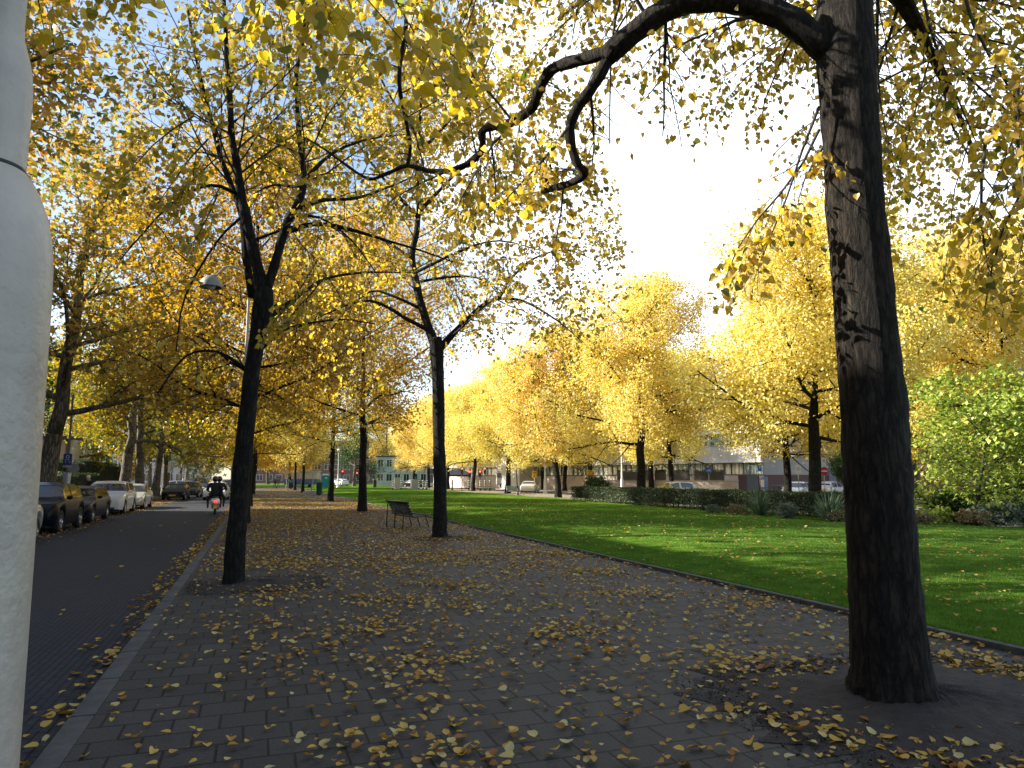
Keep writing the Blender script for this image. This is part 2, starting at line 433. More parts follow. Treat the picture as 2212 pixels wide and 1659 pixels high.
LIND = [dict(seg=.7, wob=.13, trop=.05, n=6, t0=.07, nch=9, ang=.85, ratio=.5, fall=.45, rr=.5, lift=.1),
        dict(seg=.5, wob=.14, trop=-.05, n=4, t0=.15, nch=6, ang=.8, ratio=.55, fall=.3, rr=.5),
        dict(seg=.4, wob=.18, trop=-.12, n=3, step=.16, t0=.05)]
def linden(H, rt, clear, mult, leafmat_, bark, seed, R0=5.6, size=.15, top=1.0, nl=21, flat=1.0):
    """a street linden: short clean trunk, egg-shaped crown that hangs low"""
    global rng
    rng = np.random.default_rng(seed)
    root = thing('linden_tree', 'x', 'tree')
    tb = MB(); bb = MB(); sites = []
    n = 12; pts = []; x = y = 0.0
    for i in range(n + 1):
        z = H * .93 * i / n
        pts.append(np.array([x, y, z - (.15 if i == 0 else 0)])); x += rng.normal() * .06; y += rng.normal() * .06
    rad = [rt * (1 - .85 * (i / n) ** 1.1) for i in range(n + 1)]
    zs = [p[2] for p in pts]
    low = [q for q in range(n + 1) if zs[q] <= clear + 1.6]
    k = low[-1] + 1
    base = [pts[0], pts[0] * .0 + np.array([0, 0, .12]), np.array([pts[0][0], pts[0][1], .5])] + pts[1:k]
    br = [rt * 1.45, rt * 1.22, rt * 1.06] + rad[1:k]
    tb.tube(base, br, 12, cap=False)
    bb.tube(pts[k - 1:-2], [r_ * (1 if q_ == 0 else .72) for q_, r_ in enumerate(rad[k - 1:-2])], 7)
    zc, hz = clear + (H - clear) * .47, (H - clear) * .55
    def env(p): return flat < 1 or p[2] > clear - .1 + .12 * math.hypot(p[0], p[1]) * 0 and (math.hypot(p[0], p[1]) / (R0 * 1.08)) ** 2.2 + abs((p[2] - zc) / hz) ** 2.2 < 1
    for q in range(nl):
        f = (q + .5 * rng.random()) / nl
        z = clear + (H * .9 - clear) * f ** 1.05
        x = z / (H * .93) * n; i = min(int(x), n - 1)
        p = pts[i] + (pts[i + 1] - pts[i]) * (x - i)
        h = (z - clear) / (H - clear)
        wid = R0 * (1.0 - .12 * h - .52 * h ** 4) * (.82 + .3 * rng.random())
        el = (.10 + .95 * h) + rng.normal() * .1
        a = q * GOLD + rng.normal() * .25
        d = np.array([math.cos(a) * math.cos(el), math.sin(a) * math.cos(el), math.sin(el)])
        grow(bb, sites, p, d, wid, max(.03, rad[i] * .42), 0, LIND, env)
    t = tb.build('trunk', bark, root, True); bb.build('branches', bark, root, True)
    crown('crown', sites, leafmat_, root, size, .30, "kite", mult, .25, .75 / flat, None, flat)
    return root
PLN = [dict(seg=.9, wob=.13, trop=.03, n=7, t0=.2, nch=8, ang=.8, ratio=.45, fall=.4, rr=.5, lift=.1),
       dict(seg=.6, wob=.16, trop=-.01, n=4, t0=.12, nch=6, ang=.8, ratio=.55, fall=.3, rr=.5),
       dict(seg=.5, wob=.2, trop=-.06, n=3, step=.21, t0=.05)]
def plane(H, rt, clear, mult, mat, seed, R0=7.5, size=.19, lean=(.0, .0), nl=15):
    global rng
    rng = np.random.default_rng(seed)
    root = thing('plane_tree', 'x', 'tree'); tb = MB(); bb = MB(); sites = []
    pts = [np.array([lean[0] * math.sin(i / 12 * 1.6) + (.05 * rng.normal() if i > 1 else 0), lean[1] * i / 12, H * .82 * i / 12 - (.15 if i == 0 else 0)]) for i in range(13)]
    rad = [rt * (1 - .75 * (i / 12) ** .9) for i in range(13)]
    k = max(3, int(clear / (H * .82) * 12) + 1)
    base = [pts[0], pts[0] + UP * .35, pts[0] + UP * .8] + pts[1:k]
    tb.tube(base, [rt * 1.5, rt * 1.22, rt * 1.08] + rad[1:k], 14, cap=False, flare=lambda i, j: 1 + .04 * math.sin(j * 2.1 + i * 1.3))
    bb.tube(pts[k - 1:], rad[k - 1:], 8)
    for q in range(nl):
        f = (q + .4 * rng.random()) / nl; z = clear + (H * .8 - clear) * f
        x = z / (H * .82) * 12; i = min(int(x), 11); p = pts[i] + (pts[i + 1] - pts[i]) * (x - i)
        h = (z - clear) / (H - clear)
        a = q * GOLD + rng.normal() * .3; el = .12 + 1.0 * h + rng.normal() * .1
        d = np.array([math.cos(a) * math.cos(el), math.sin(a) * math.cos(el), math.sin(el)])
        grow(bb, sites, p, d, R0 * (1.0 - .3 * h) * (.85 + .25 * rng.random()), max(.05, rad[i] * .45), 0, PLN)
    tb.build('trunk', BARKP, root, True); bb.build('branches', BARKP, root, True)
    crown('crown', sites, mat, root, size, .36, "maple", mult, .3, .6)
    return root

protoA = linden(14.4, .30, 3.5, 13, Y_SUN, BARK, 11, R0=6.0, nl=22)
protoB = linden(13.6, .27, 3.4, 13, Y_SUN, BARK, 23, R0=5.8)
protoC = linden(15.0, .32, 3.8, 13, Y_SUN, BARK, 37, R0=6.4)
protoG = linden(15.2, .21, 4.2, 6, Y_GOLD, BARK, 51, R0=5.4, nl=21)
planeA = plane(17.5, .42, 4.3, 5, O_PLANE, 61, lean=(.9, 0))
planeB = plane(16.5, .40, 4.0, 5, G_PLANE, 77, R0=7.0, lean=(.5, .4))
used = set()
def put(proto, xy, rz, label, group=None, sc=1.0, mats=None):
    if proto.name not in used:
        used.add(proto.name)
        proto.location = (float(xy[0]), float(xy[1]), 0); proto.rotation_euler = (0, 0, rz); proto.scale = (sc,) * 3
        proto['label'] = label
        if group: proto['group'] = group
        if mats:
            for ch in proto.children:
                b = ch.name.split('.')[0]
                if b in mats: ch.material_slots[0].link = 'OBJECT'; ch.material_slots[0].material = mats[b]
        return proto
    return clone(proto, (xy[0], xy[1], 0), rz, label, group, sc, mats)
GA = 'yellow lindens along the far edge of the lawn'
put(protoA, (24, 26.6), .3, 'thick-trunked yellow linden behind the hedge beside the two white hatchbacks', GA, 1.0)
put(protoC, (24, 42.5), 1.9, 'tall yellow linden rising behind the middle of the clipped hedge', GA, 1.0)
put(protoB, (24.3, 57.3), 4.0, 'yellow linden at the lawn edge just left of the clipped hedge end', GA, 1.05)
put(protoA, (25.5, 74), 5.1, 'yellow linden with a low crooked limb left of the parked silver car', GA, .98)
put(protoB, (26, 89), .8, 'yellow linden standing left of the loaf picture truck', GA, 1.0)
put(protoC, (26.5, 104), 2.9, 'yellow linden beside the red traffic lights at the lawn end', GA, .95)
put(protoA, (27, 119), 3.6, 'small looking yellow linden between the grey utility cabinets', GA, 1.0)
put(protoB, (27.5, 134), 1.2, 'furthest yellow linden of the row along the lawn', GA, 1.0)
GB = 'yellow lindens in front of the concrete hotel'
put(protoC, (36.5, 27.5), 2.2, 'bright yellow linden in front of the red brick house', GB, 1.02)
put(protoA, (36.5, 43.4), 4.4, 'slim yellow linden in front of the dark hotel sign', GB, .96)
put(protoB, (36.5, 59), 2.6, 'yellow linden between the round blue sign and the dark planters', GB, 1.0)
put(protoC, (37.5, 64.5), 5.6, 'yellow linden close behind the tall one at the middle of the hedge', GB, .93)
put(protoA, (37, 77.5), 1.4, 'yellow linden trunk with the yellow letter A sign on it', GB, 1.0)
put(protoB, (38, 95), 3.2, 'big yellow linden behind the yellow arrow sign with the ring', GB, 1.08)
put(protoC, (38, 112), .4, 'yellow linden in front of the glazed white building', GB, 1.0)
put(protoA, (38, 128), 3.0, 'yellow linden at the far corner before the glazed building', GB, 1.0)
put(protoA, (36.8, 35.4), 5.0, 'yellow linden filling the gap right of the dark hotel sign', GB, 1.04)
put(protoB, (37.6, 86.5), 1.9, 'yellow linden before the pale stair block of the hotel', GB, 1.05)
GP = 'lindens lining the leaf-strewn path'
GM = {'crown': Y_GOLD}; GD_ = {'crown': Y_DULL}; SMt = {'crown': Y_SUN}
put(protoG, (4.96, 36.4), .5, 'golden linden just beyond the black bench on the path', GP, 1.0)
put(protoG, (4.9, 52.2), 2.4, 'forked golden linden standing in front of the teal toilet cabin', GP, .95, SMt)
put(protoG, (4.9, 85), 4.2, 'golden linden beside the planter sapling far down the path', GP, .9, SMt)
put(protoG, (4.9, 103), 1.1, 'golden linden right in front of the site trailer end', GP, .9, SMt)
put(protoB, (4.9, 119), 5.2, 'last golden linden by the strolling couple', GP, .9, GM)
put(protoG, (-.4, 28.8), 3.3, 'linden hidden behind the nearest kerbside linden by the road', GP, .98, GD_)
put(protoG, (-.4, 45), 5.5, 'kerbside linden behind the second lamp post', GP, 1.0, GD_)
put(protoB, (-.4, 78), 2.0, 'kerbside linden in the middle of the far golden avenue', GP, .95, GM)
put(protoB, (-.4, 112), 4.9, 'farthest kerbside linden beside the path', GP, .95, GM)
GPL = 'plane trees behind the parked cars'
put(planeA, (-8.9, 37), 0.0, 'leaning dark plane tree behind the black SUV', GPL, 1.0)
put(planeA, (-9.6, 17), 2.2, 'big plane tree whose crown overhangs the road at upper left', GPL, 1.0)
put(planeB, (-8.8, 57), .3, 'plane tree with a pale sunlit trunk behind the white SUV', GPL, 1.0)
put(planeB, (-8.8, 65.2), 2.5, 'mottled plane tree second behind the silver sedan', GPL, .95)
put(planeA, (-8.8, 74.2), 1.1, 'plane tree with spreading low limbs by the white board sign', GPL, .85, {'crown': G_PLANE})
put(planeB, (-8.8, 82), 4.0, 'plane tree in shade behind the white board sign', GPL, .9)
put(planeA, (-10, 98), 3.0, 'plane tree beyond the crossing white car', GPL, .95)
GBK = 'trees in the background'
def back(proto, px, D, sc, mat, label, rz=0.0):
    q = GD(px, D); put(proto, (q[0], q[1]), rz, label, GBK, sc, {'crown': mat})
back(planeB, 20, 66, .95, G_DARK, 'dark green tree beside the low pavilion at far left', .4)
back(planeA, 70, 92, 1.0, G_PLANE, 'green gold tree rising behind the white wall panel', 1.4)
back(planeB, 108, 84, .8, G_PLANE, 'olive tree behind the tall clipped hedge at left', 2.2)
back(planeA, 112, 130, 1.15, O_PLANE, 'orange brown tree far behind the left hedge', 3.1)
back(planeB, 150, 125, .95, G_PLANE, 'yellow green tree behind the striped bollards at left', 4.0)
back(planeB, 196, 118, .62, G_DARK, 'small dark green tree over the white oncoming car', 5.0)
back(planeA, 186, 165, 1.1, O_PLANE, 'rust coloured tree at the end of the road', .8)
back(planeA, 232, 150, .75, G_DARK, 'dark green tree right of the road end', 1.9)
back(planeB, 268, 205, 1.1, O_PLANE, 'orange tree on the grass beyond the path end', 2.8)
back(planeA, 300, 190, .95, G_PLANE, 'olive tree behind the site trailer', 3.6)
back(planeB, 354, 138, .85, G_DARK, 'deep green tree left of the bench linden trunk', .2)
back(planeA, 385, 185, 1.1, O_PLANE, 'brownish tree behind the far traffic lights', 1.2)
back(planeB, 418, 175, 1.0, G_PLANE, 'green yellow tree behind the cabinets', 2.0)
back(protoC, 452, 180, 1.25, Y_SUN, 'tall yellow tree at the far corner', 2.6)
back(planeA, 480, 210, 1.2, G_PLANE, 'green tree far behind the glazed building', 4.4)
back(planeB, 915, 62, 1.0, G_PLANE, 'loose olive tree between hotel end wall and brick house', 1.1)
back(protoB, 958, 60, 1.0, Y_GOLD, 'golden tree behind the yellow green magnolia', 2.0)
back(planeA, 800, 120, 1.0, O_PLANE, 'brown tree peeping over the hotel end wall', .5)
# ------------------------------------------------------------------ the near trees, limb by limb
GAP = np.array([(1300, 195), (1400, 215), (1460, 300), (1560, 310), (1660, 330), (1770, 390), (1765, 430), (1650, 440), (1600, 510),
                (1530, 560), (1500, 640), (1420, 560), (1410, 470), (1340, 400), (1290, 330)]) * (1024 / 2212)
def inpoly(x, y, P):
    r = False; j = len(P) - 1
    for i in range(len(P)):
        if (P[i][1] > y) != (P[j][1] > y) and x < (P[j][0] - P[i][0]) * (y - P[i][1]) / (P[j][1] - P[i][1]) + P[i][0]: r = not r
        j = i
    return r
def pruned(dens=1.0, lo=None):
    """pruning of a near crown: keeps the opening in the canopy clear and the lower skirts thin"""
    def k(p):
        x, y, d = proj(p)
        if d < .8: return False
        if inpoly(x, y, GAP): return rng.random() < .06
        if lo is not None and y > lo + 25 * rng.random(): return rng.random() < .12
        return rng.random() < dens
    return k
HANG = [dict(seg=.3, wob=.10, trop=-.10, n=5, t0=.12, nch=9, ang=.85, ratio=.42, fall=.4, rr=.5, flat=.5),
        dict(seg=.2, wob=.14, trop=-.16, n=4, t0=.1, nch=5, ang=.75, ratio=.55, fall=.3, rr=.6, flat=.6),
        dict(seg=.14, wob=.16, trop=-.22, n=3, step=.055, t0=.1)]
def smoothpts(pts, k=3):
    """Catmull-Rom through the traced points"""
    P = [np.asarray(p, float) for p in pts]; P = [2 * P[0] - P[1]] + P + [2 * P[-1] - P[-2]]; out = []
    for i in range(1, len(P) - 2):
        for j in range(k):
            t = j / k
            out.append(.5 * ((2 * P[i]) + (P[i + 1] - P[i - 1]) * t + (2 * P[i - 1] - 5 * P[i] + 4 * P[i + 1] - P[i + 2]) * t * t
                             + (3 * P[i] - P[i - 1] - 3 * P[i + 1] + P[i + 2]) * t ** 3))
    return out + [P[-2]]
class Near:
    def __init__(s, loc, label, group=None):
        s.root = thing('linden_tree', label, 'tree', loc, 0, group); s.o = np.array(loc, float)
        s.tw = MB(); s.sites = []
    def limb(s, name, pts, r0, r1, mat, n=9, k=3, kids=0, L=1.6, dens=1.0, up=.25, lo=None, t0=.15, cfg=HANG, knob=.06, parent=None):
        P = smoothpts(pts, k); m = len(P); rad = [r0 + (r1 - r0) * (i / (m - 1)) for i in range(m)]
        ph = rng.random() * 6
        mb = MB().tube([p - s.o for p in P], rad, n, flare=lambda i, j: 1 + knob * math.sin(i * 1.9 + ph) + .05 * math.sin(j * 2.2 + i))
        o = mb.build(name, mat, parent or s.root, True)
        s.kids(P, rad, kids, L, dens, up, lo, t0, cfg)
        return o
    def kids(s, P, rad, kids, L, dens=1.0, up=.25, lo=None, t0=.15, cfg=HANG):
        m = len(P); kp = pruned(dens, lo)
        for q in range(kids):
            t = t0 + (1 - t0) * (q + rng.random()) / kids; i = min(int(t * (m - 1)), m - 2)
            d = nrmz(P[i + 1] - P[i]); a = q * GOLD + rng.normal() * .4
            nd = nrmz(d * .45 + perp(d, a) + UP * up)
            grow(s.tw, s.sites, P[i], nd, L * (.6 + .7 * rng.random()), min(.02, max(.008, rad[i] * .35)), 0, cfg, kp)
    def spray(s, p, d, L, r=.016, dens=1.0, lo=None, cfg=HANG):
        grow(s.tw, s.sites, p, d, L, r, 0, cfg, pruned(dens, lo))
    def finish(s, mat, size, mult=1, spread=.03, kind='heart'):
        if s.tw.v:
            s.tw.xf(Matrix.Translation(-Vector(s.o))); s.tw.build('twigs', BARKT, s.root, True)
        st = [(a - s.o, b, q) for a, b, q in s.sites]
        if st: crown('crown', st, mat, s.root, size, spread, kind, mult, .55, .35)
        print('near tree leaves', len(st) * mult)

# --- the big linden at the right
rng = np.random.default_rng(5)
D0 = 5.63
bB = PD(1930, 1490, D0); bB[2] = 0
nb = Near(bB, 'big dark linden trunk at the right with a limb arching left')
xs = [(1930, 1520), (1929, 1490), (1926, 1440), (1919, 1370), (1910, 1250), (1902, 1120), (1893, 1000), (1887, 880), (1874, 740), (1862, 600), (1849, 470), (1840, 330), (1831, 200), (1826, 90), (1822, -40), (1820, -200), (1818, -360)]
wd = [200, 180, 162, 152, 142, 137, 134, 133, 126, 120, 116, 114, 116, 118, 104, 95, 85]
tp = [PD(x, y, D0) - bB for x, y in xs]; tp[0][2] = -.12
tr = [w_ * .463 / 2 / F * proj(PD(x, y, D0))[2] for (x, y), w_ in zip(xs, wd)]
KN = rng.normal(size=(80, 40))
def bflare(i, j):
    return 1 + .022 * KN[i % 80, j % 40] + (.10 * math.cos(j * 2 * PI / 28 * 5 + 1) * math.exp(-i * .12) if i < 26 else 0) * .6
P2 = smoothpts(tp, 4); R2 = np.interp(np.linspace(0, 1, len(P2)), np.linspace(0, 1, len(tr)), tr)
trunkB = MB().tube(P2, list(R2), 28, flare=bflare).build('trunk', BARKB, nb.root, True)
main = [PD(1815, 130, D0), PD(1765, 88, D0 - .02), PD(1690, 35, D0), PD(1610, 6, D0 + .05), PD(1530, -2, D0 + .1), PD(1455, 14, D0 + .2), PD(1385, 58, D0 + .3), PD(1310, 122, D0 + .5)]
lb = nb.limb('limb', main, .118, .095, BARKB, 14, 4, 5, 1.5, .5, .7)
fa = [PD(1325, 108, D0 + .47), PD(1250, 130, D0 + .75), PD(1193, 150, D0 + 1.0), PD(1165, 192, D0 + 1.2), PD(1150, 232, D0 + 1.4), PD(1108, 262, D0 + 1.7), PD(1045, 280, D0 + 2.1),
      PD(1043, 315, D0 + 2.2), PD(1030, 340, D0 + 2.4), PD(985, 365, D0 + 2.7), PD(930, 370, D0 + 3.1), PD(880, 358, D0 + 3.4), PD(838, 374, D0 + 3.8), PD(795, 386, D0 + 4.2), PD(742, 352, D0 + 4.6), PD(700, 322, D0 + 4.9), PD(665, 300, D0 + 5.2)]
nb.limb('limb', fa, .062, .014, BARKB, 10, 4, 13, 1.25, .7, .1, lo=285, knob=.1, parent=lb)
fb = [PD(1318, 118, D0 + .48), PD(1285, 180, D0 + .55), PD(1243, 240, D0 + .7), PD(1231, 292, D0 + .8), PD(1245, 350, D0 + .85), PD(1263, 376, D0 + .9), PD(1230, 396, D0 + 1.1), PD(1172, 413, D0 + 1.5)]
nb.limb('limb', fb, .058, .032, BARKB, 10, 4, 4, 1.2, .8, -.2, lo=300, knob=.1, parent=lb)
nb.limb('limb', [PD(1172, 413, D0 + 1.5), PD(1185, 380, D0 + 1.55), PD(1188, 358, D0 + 1.6)], .035, .02, BARKB, 7, 2, 3, .9, .8, parent=lb)
nb.limb('limb', [PD(880, 358, D0 + 3.4), PD(886, 318, D0 + 3.4), PD(876, 255, D0 + 3.3), PD(862, 175, D0 + 3.1), PD(872, 90, D0 + 3.0), PD(886, 0, D0 + 2.9), PD(893, -80, D0 + 2.8)], .024, .03, BARKB, 6, 3, 8, 1.3, .8, .0, parent=lb)
# upper limbs above the frame, their twigs hang into view
topz = bB + P2[-8]
for tgt, L, kd, dn in (((-.5, 7.4, 8.4), 0, 11, .5), ((1.6, 9.6, 9.0), 0, 11, .7), ((4.4, 10.2, 9.2), 0, 11, .8), ((7.9, 6.4, 7.2), 0, 10, .8), ((8.8, 8.4, 7.8), 0, 10, .8), ((7.2, 5.6, 6.0), 0, 8, .8), ((9.2, 6.8, 6.0), 0, 10, .8)):
    t = np.array(tgt, float); mid = (topz + t) / 2 + np.array([0, 0, .55])
    nb.limb('limb', [topz - UP * .3, (topz + mid) / 2 + UP * .2, mid, (mid + t) / 2 + UP * .1, t], .085, .022, BARKB, 8, 3, kd, 2.0, dn, -.25, lo=300, t0=.25, parent=trunkB)
# a twig spray that hangs left of the trunk, and one at the right edge
for (a, b, dd) in (((1770, 230), (1640, 560), 5.5), ((1770, 280), (1600, 600), 5.7), ((1790, 300), (1700, 420), 5.8)):
    p = PD(*a, dd); q = PD(*b, dd + .1)
    nb.spray(p, q - p, float(np.linalg.norm(q - p)) * 1.1, .014, .9, 305)
for (a, b, dd) in (((2260, 100), (2170, 260), 5.0), ((2080, -20), (2160, 330), 5.4), ((2200, 150), (2140, 620), 5.2), ((1990, -30), (2010, 300), 5.6), ((2260, 330), (2060, 600), 5.6), ((2130, 300), (2170, 640), 5.8)):
    p = PD(*a, dd); q = PD(*b, dd + .1)
    nb.spray(p, q - p, float(np.linalg.norm(q - p)) * 1.1, .015, .95, 310)
nb.finish(Y_NEAR, .074)

# --- first kerbside linden (forked), left of the path
rng = np.random.default_rng(9)
D1 = 11.5
b1 = PD(505, 1258, D1); b1[2] = 0
n1 = Near(b1, 'dark forked linden by the kerb, nearest on the left of the path', GP)
xs = [(502, 1285), (505, 1258), (509, 1180), (516, 1090), (523, 1000), (534, 900), (545, 800), (556, 730), (565, 680), (569, 645), (571, 622)]
wd = [58, 48, 42, 38, 36, 35, 33, 35, 40, 42, 34]
tp = [PD(x, y, D1) for x, y in xs]; tp[0][2] = -.1
tr = [w_ * .463 / 2 / F * proj(p)[2] for p, w_ in zip(tp, wd)]
P2 = smoothpts([p - b1 for p in tp], 3); R2 = np.interp(np.linspace(0, 1, len(P2)), np.linspace(0, 1, len(tr)), tr)
KN = rng.normal(size=(80, 40))
t1 = MB().tube(P2, list(R2), 16, flare=lambda i, j: 1 + .04 * KN[i % 80, j % 40]).build('trunk', BARK, n1.root, True)
la = [(570, 640), (556, 575), (540, 510), (527, 450), (517, 395), (510, 345), (500, 290), (497, 220), (490, 130), (486, 40), (480, -60)]
ra = [(574, 630), (592, 575), (605, 530), (620, 480), (645, 435), (655, 405), (656, 370), (648, 310), (643, 240), (640, 160), (655, 80), (660, -20)]
lc = [(545, 640), (532, 560), (527, 500), (518, 450), (500, 400), (478, 345), (462, 280), (440, 200), (420, 100), (405, 20)]
L_ = lambda pts, d0, d1: [PD(x, y, d0 + (d1 - d0) * i / (len(pts) - 1)) for i, (x, y) in enumerate(pts)]
UPC = [dict(seg=.4, wob=.10, trop=.06, n=5, t0=.2, nch=7, ang=.75, ratio=.5, fall=.4, rr=.5),
       dict(seg=.3, wob=.14, trop=-.04, n=4, t0=.1, nch=5, ang=.75, ratio=.55, fall=.3, rr=.6),
       dict(seg=.2, wob=.16, trop=-.16, n=3, step=.07, t0=.1)]
n1.limb('limb', L_(la, D1, 11.3), .100, .025, BARK, 11, 3, 16, 2.2, .7, .2, lo=225, t0=.35, cfg=UPC)
n1.limb('limb', L_(ra, D1, 11.9), .082, .025, BARK, 11, 3, 16, 2.2, .65, .2, lo=215, t0=.4, cfg=UPC)
n1.limb('limb', L_(lc, D1 + .1, 12.3), .07, .025, BARK, 9, 3, 14, 2.2, .8, .2, lo=235, t0=.4, cfg=UPC)
for pts, r0, d1 in (([(622, 500), (680, 484), (750, 494), (830, 518), (905, 540), (980, 566)], .05, 13.0), ([(648, 450), (700, 432), (770, 428), (850, 400), (930, 365)], .045, 13.5),
                    ([(560, 700), (610, 665), (660, 628), (710, 600), (800, 588), (900, 590)], .055, 14.0), ([(628, 470), (690, 470), (760, 520), (820, 600)], .03, 12.5),
                    ([(560, 760), (610, 715), (660, 700), (740, 690), (810, 700)], .03, 13.0), ([(545, 520), (600, 500), (640, 490), (700, 520)], .03, 12.0),
                    ([(650, 405), (590, 400), (545, 420)], .03, 12.5), ([(520, 470), (470, 520), (400, 640), (380, 760)], .025, 11.0), ([(535, 800), (470, 760), (400, 770), (340, 850)], .03, 11.0),
                    ([(515, 420), (455, 400), (370, 440), (260, 560)], .035, 10.5), ([(655, 390), (720, 330), (800, 300), (880, 290)], .04, 13.0)):
    n1.limb('limb', L_(pts, D1, d1), r0, .010, BARK, 6, 3, 7, 1.1, .10, -.1, cfg=HANG, t0=.3)
# leafy sprays close to the fork and along the low limb
for (a, b, dd, dn) in (((640, 640), (555, 700), 10.8, 1), ((700, 600), (600, 680), 10.9, .7), ((480, 330), (380, 420), 10.2, 1), ((450, 300), (300, 430), 9.8, 1), ((470, 420), (420, 520), 10.0, 1), ((420, 250), (250, 380), 9.5, 1)):
    p = PD(*a, dd); q = PD(*b, dd - .2); n1.spray(p, q - p, float(np.linalg.norm(q - p)) * 1.1, .014, dn, 330)
n1.finish(Y_NEAR, .088)

# --- the linden beside the black bench
rng = np.random.default_rng(14)
D2 = 20.2
b2 = PD(950, 1160, D2); b2[2] = 0
n2 = Near(b2, 'slender forked linden standing beside the black bench', GP)
xs = [(949, 1180), (950, 1160), (951, 1100), (950, 1020), (948, 930), (947, 850), (945, 790), (943, 755), (940, 730)]
wd = [42, 35, 30, 27, 26, 26, 27, 31, 28]
tp = [PD(x, y, D2) for x, y in xs]; tp[0][2] = -.1
tr = [w_ * .463 / 2 / F * proj(p)[2] for p, w_ in zip(tp, wd)]
P2 = smoothpts([p - b2 for p in tp], 3); R2 = np.interp(np.linspace(0, 1, len(P2)), np.linspace(0, 1, len(tr)), tr)
MB().tube(P2, list(R2), 14, flare=lambda i, j: 1 + .04 * KN[i % 80, j % 40]).build('trunk', BARK, n2.root, True)
for pts, r0, r1, kd, d1, dn in (([(942, 750), (925, 705), (908, 650), (897, 600), (890, 550), (900, 500), (905, 440), (900, 380), (905, 300), (910, 200), (905, 100)], .14, .03, 20, 20.5, .5),
                            ([(946, 760), (975, 725), (1010, 690), (1050, 655), (1080, 640), (1100, 600)], .11, .04, 10, 20.0, .25),
                            ([(1075, 645), (1130, 650), (1200, 690), (1260, 740)], .05, .012, 8, 19.0, .2), ([(930, 715), (880, 690), (830, 660), (780, 650), (700, 680), (620, 720)], .07, .012, 12, 19.5, .12),
                            ([(915, 670), (850, 640), (800, 630), (740, 680), (690, 750)], .05, .012, 9, 20.5, .12), ([(900, 610), (960, 600), (1030, 600), (1100, 640)], .05, .012, 8, 20.5, .2),
                            ([(890, 560), (830, 520), (760, 500), (690, 500)], .05, .012, 9, 21.0, .15), ([(895, 590), (1000, 540), (1080, 520), (1180, 545)], .05, .012, 9, 19.5, .3),
                            ([(903, 460), (960, 400), (1030, 330), (1100, 280), (1150, 200)], .06, .012, 14, 20.5, .6), ([(903, 470), (840, 400), (780, 320), (740, 240)], .06, .012, 14, 20.5, .45),
                            ([(1095, 610), (1150, 560), (1220, 540), (1280, 560)], .04, .012, 9, 20.0, .4), ([(905, 330), (980, 250), (1040, 160), (1080, 60)], .05, .012, 14, 21.0, .65),
                            ([(905, 300), (850, 220), (800, 120), (770, 20)], .05, .012, 14, 21.0, .6)):
    P = L_(pts, D2, d1)
    n2.limb('limb', P, r0, r1, BARK, 7, 3, kd, 2.3, dn, -.05, t0=.2, cfg=[dict(c) for c in UPC])
n2.finish(Y_NEAR, .105, 2, .05)

# --- a kerbside linden beside the viewpoint: only the end of one limb is in the picture
rng = np.random.default_rng(21)
n3 = Near(np.array([-.45, -4.2, 0]), 'linden overhanging the top left with large bright yellow leaves', GP)
o3 = np.array([-.45, -4.2, 0])
MB().tube([np.array([0, 0, -.1]), np.array([0, 0, .5]), np.array([.05, .02, 2]), np.array([0, .05, 4]), np.array([0, .1, 6.2])], [.30, .21, .19, .17, .14], 14).build('trunk', BARK, n3.root, True)
for pts, kd, dn in (([(-.45, -4.1, 4.6), (-.6, -2, 5.3), (-.4, .5, 5.2), (-.5, 2.4, 4.75), (-.7, 3.7, 4.3)], 16, .9), ([(-.45, -4.1, 5.4), (0, -1.5, 6.2), (.3, 1.5, 6.0), (.4, 3.6, 5.5), (.3, 5.2, 5.0)], 16, .75),
                    ([(-.45, -4.1, 5.8), (-1.5, -1.5, 6.8), (-1.7, 1.5, 6.6), (-1.9, 4.4, 5.9), (-1.9, 6, 5.3)], 16, .9), ([(-.4, -4.1, 6), (.8, -1.5, 7.0), (1.4, 2, 7.1), (1.6, 5, 6.5)], 14, .6)):
    n3.limb('limb', [np.array(p) for p in pts], .085, .014, BARK, 8, 4, kd, 1.3, dn, -.15, lo=190, t0=.3)
n3.finish(Y_NEAR, .085)
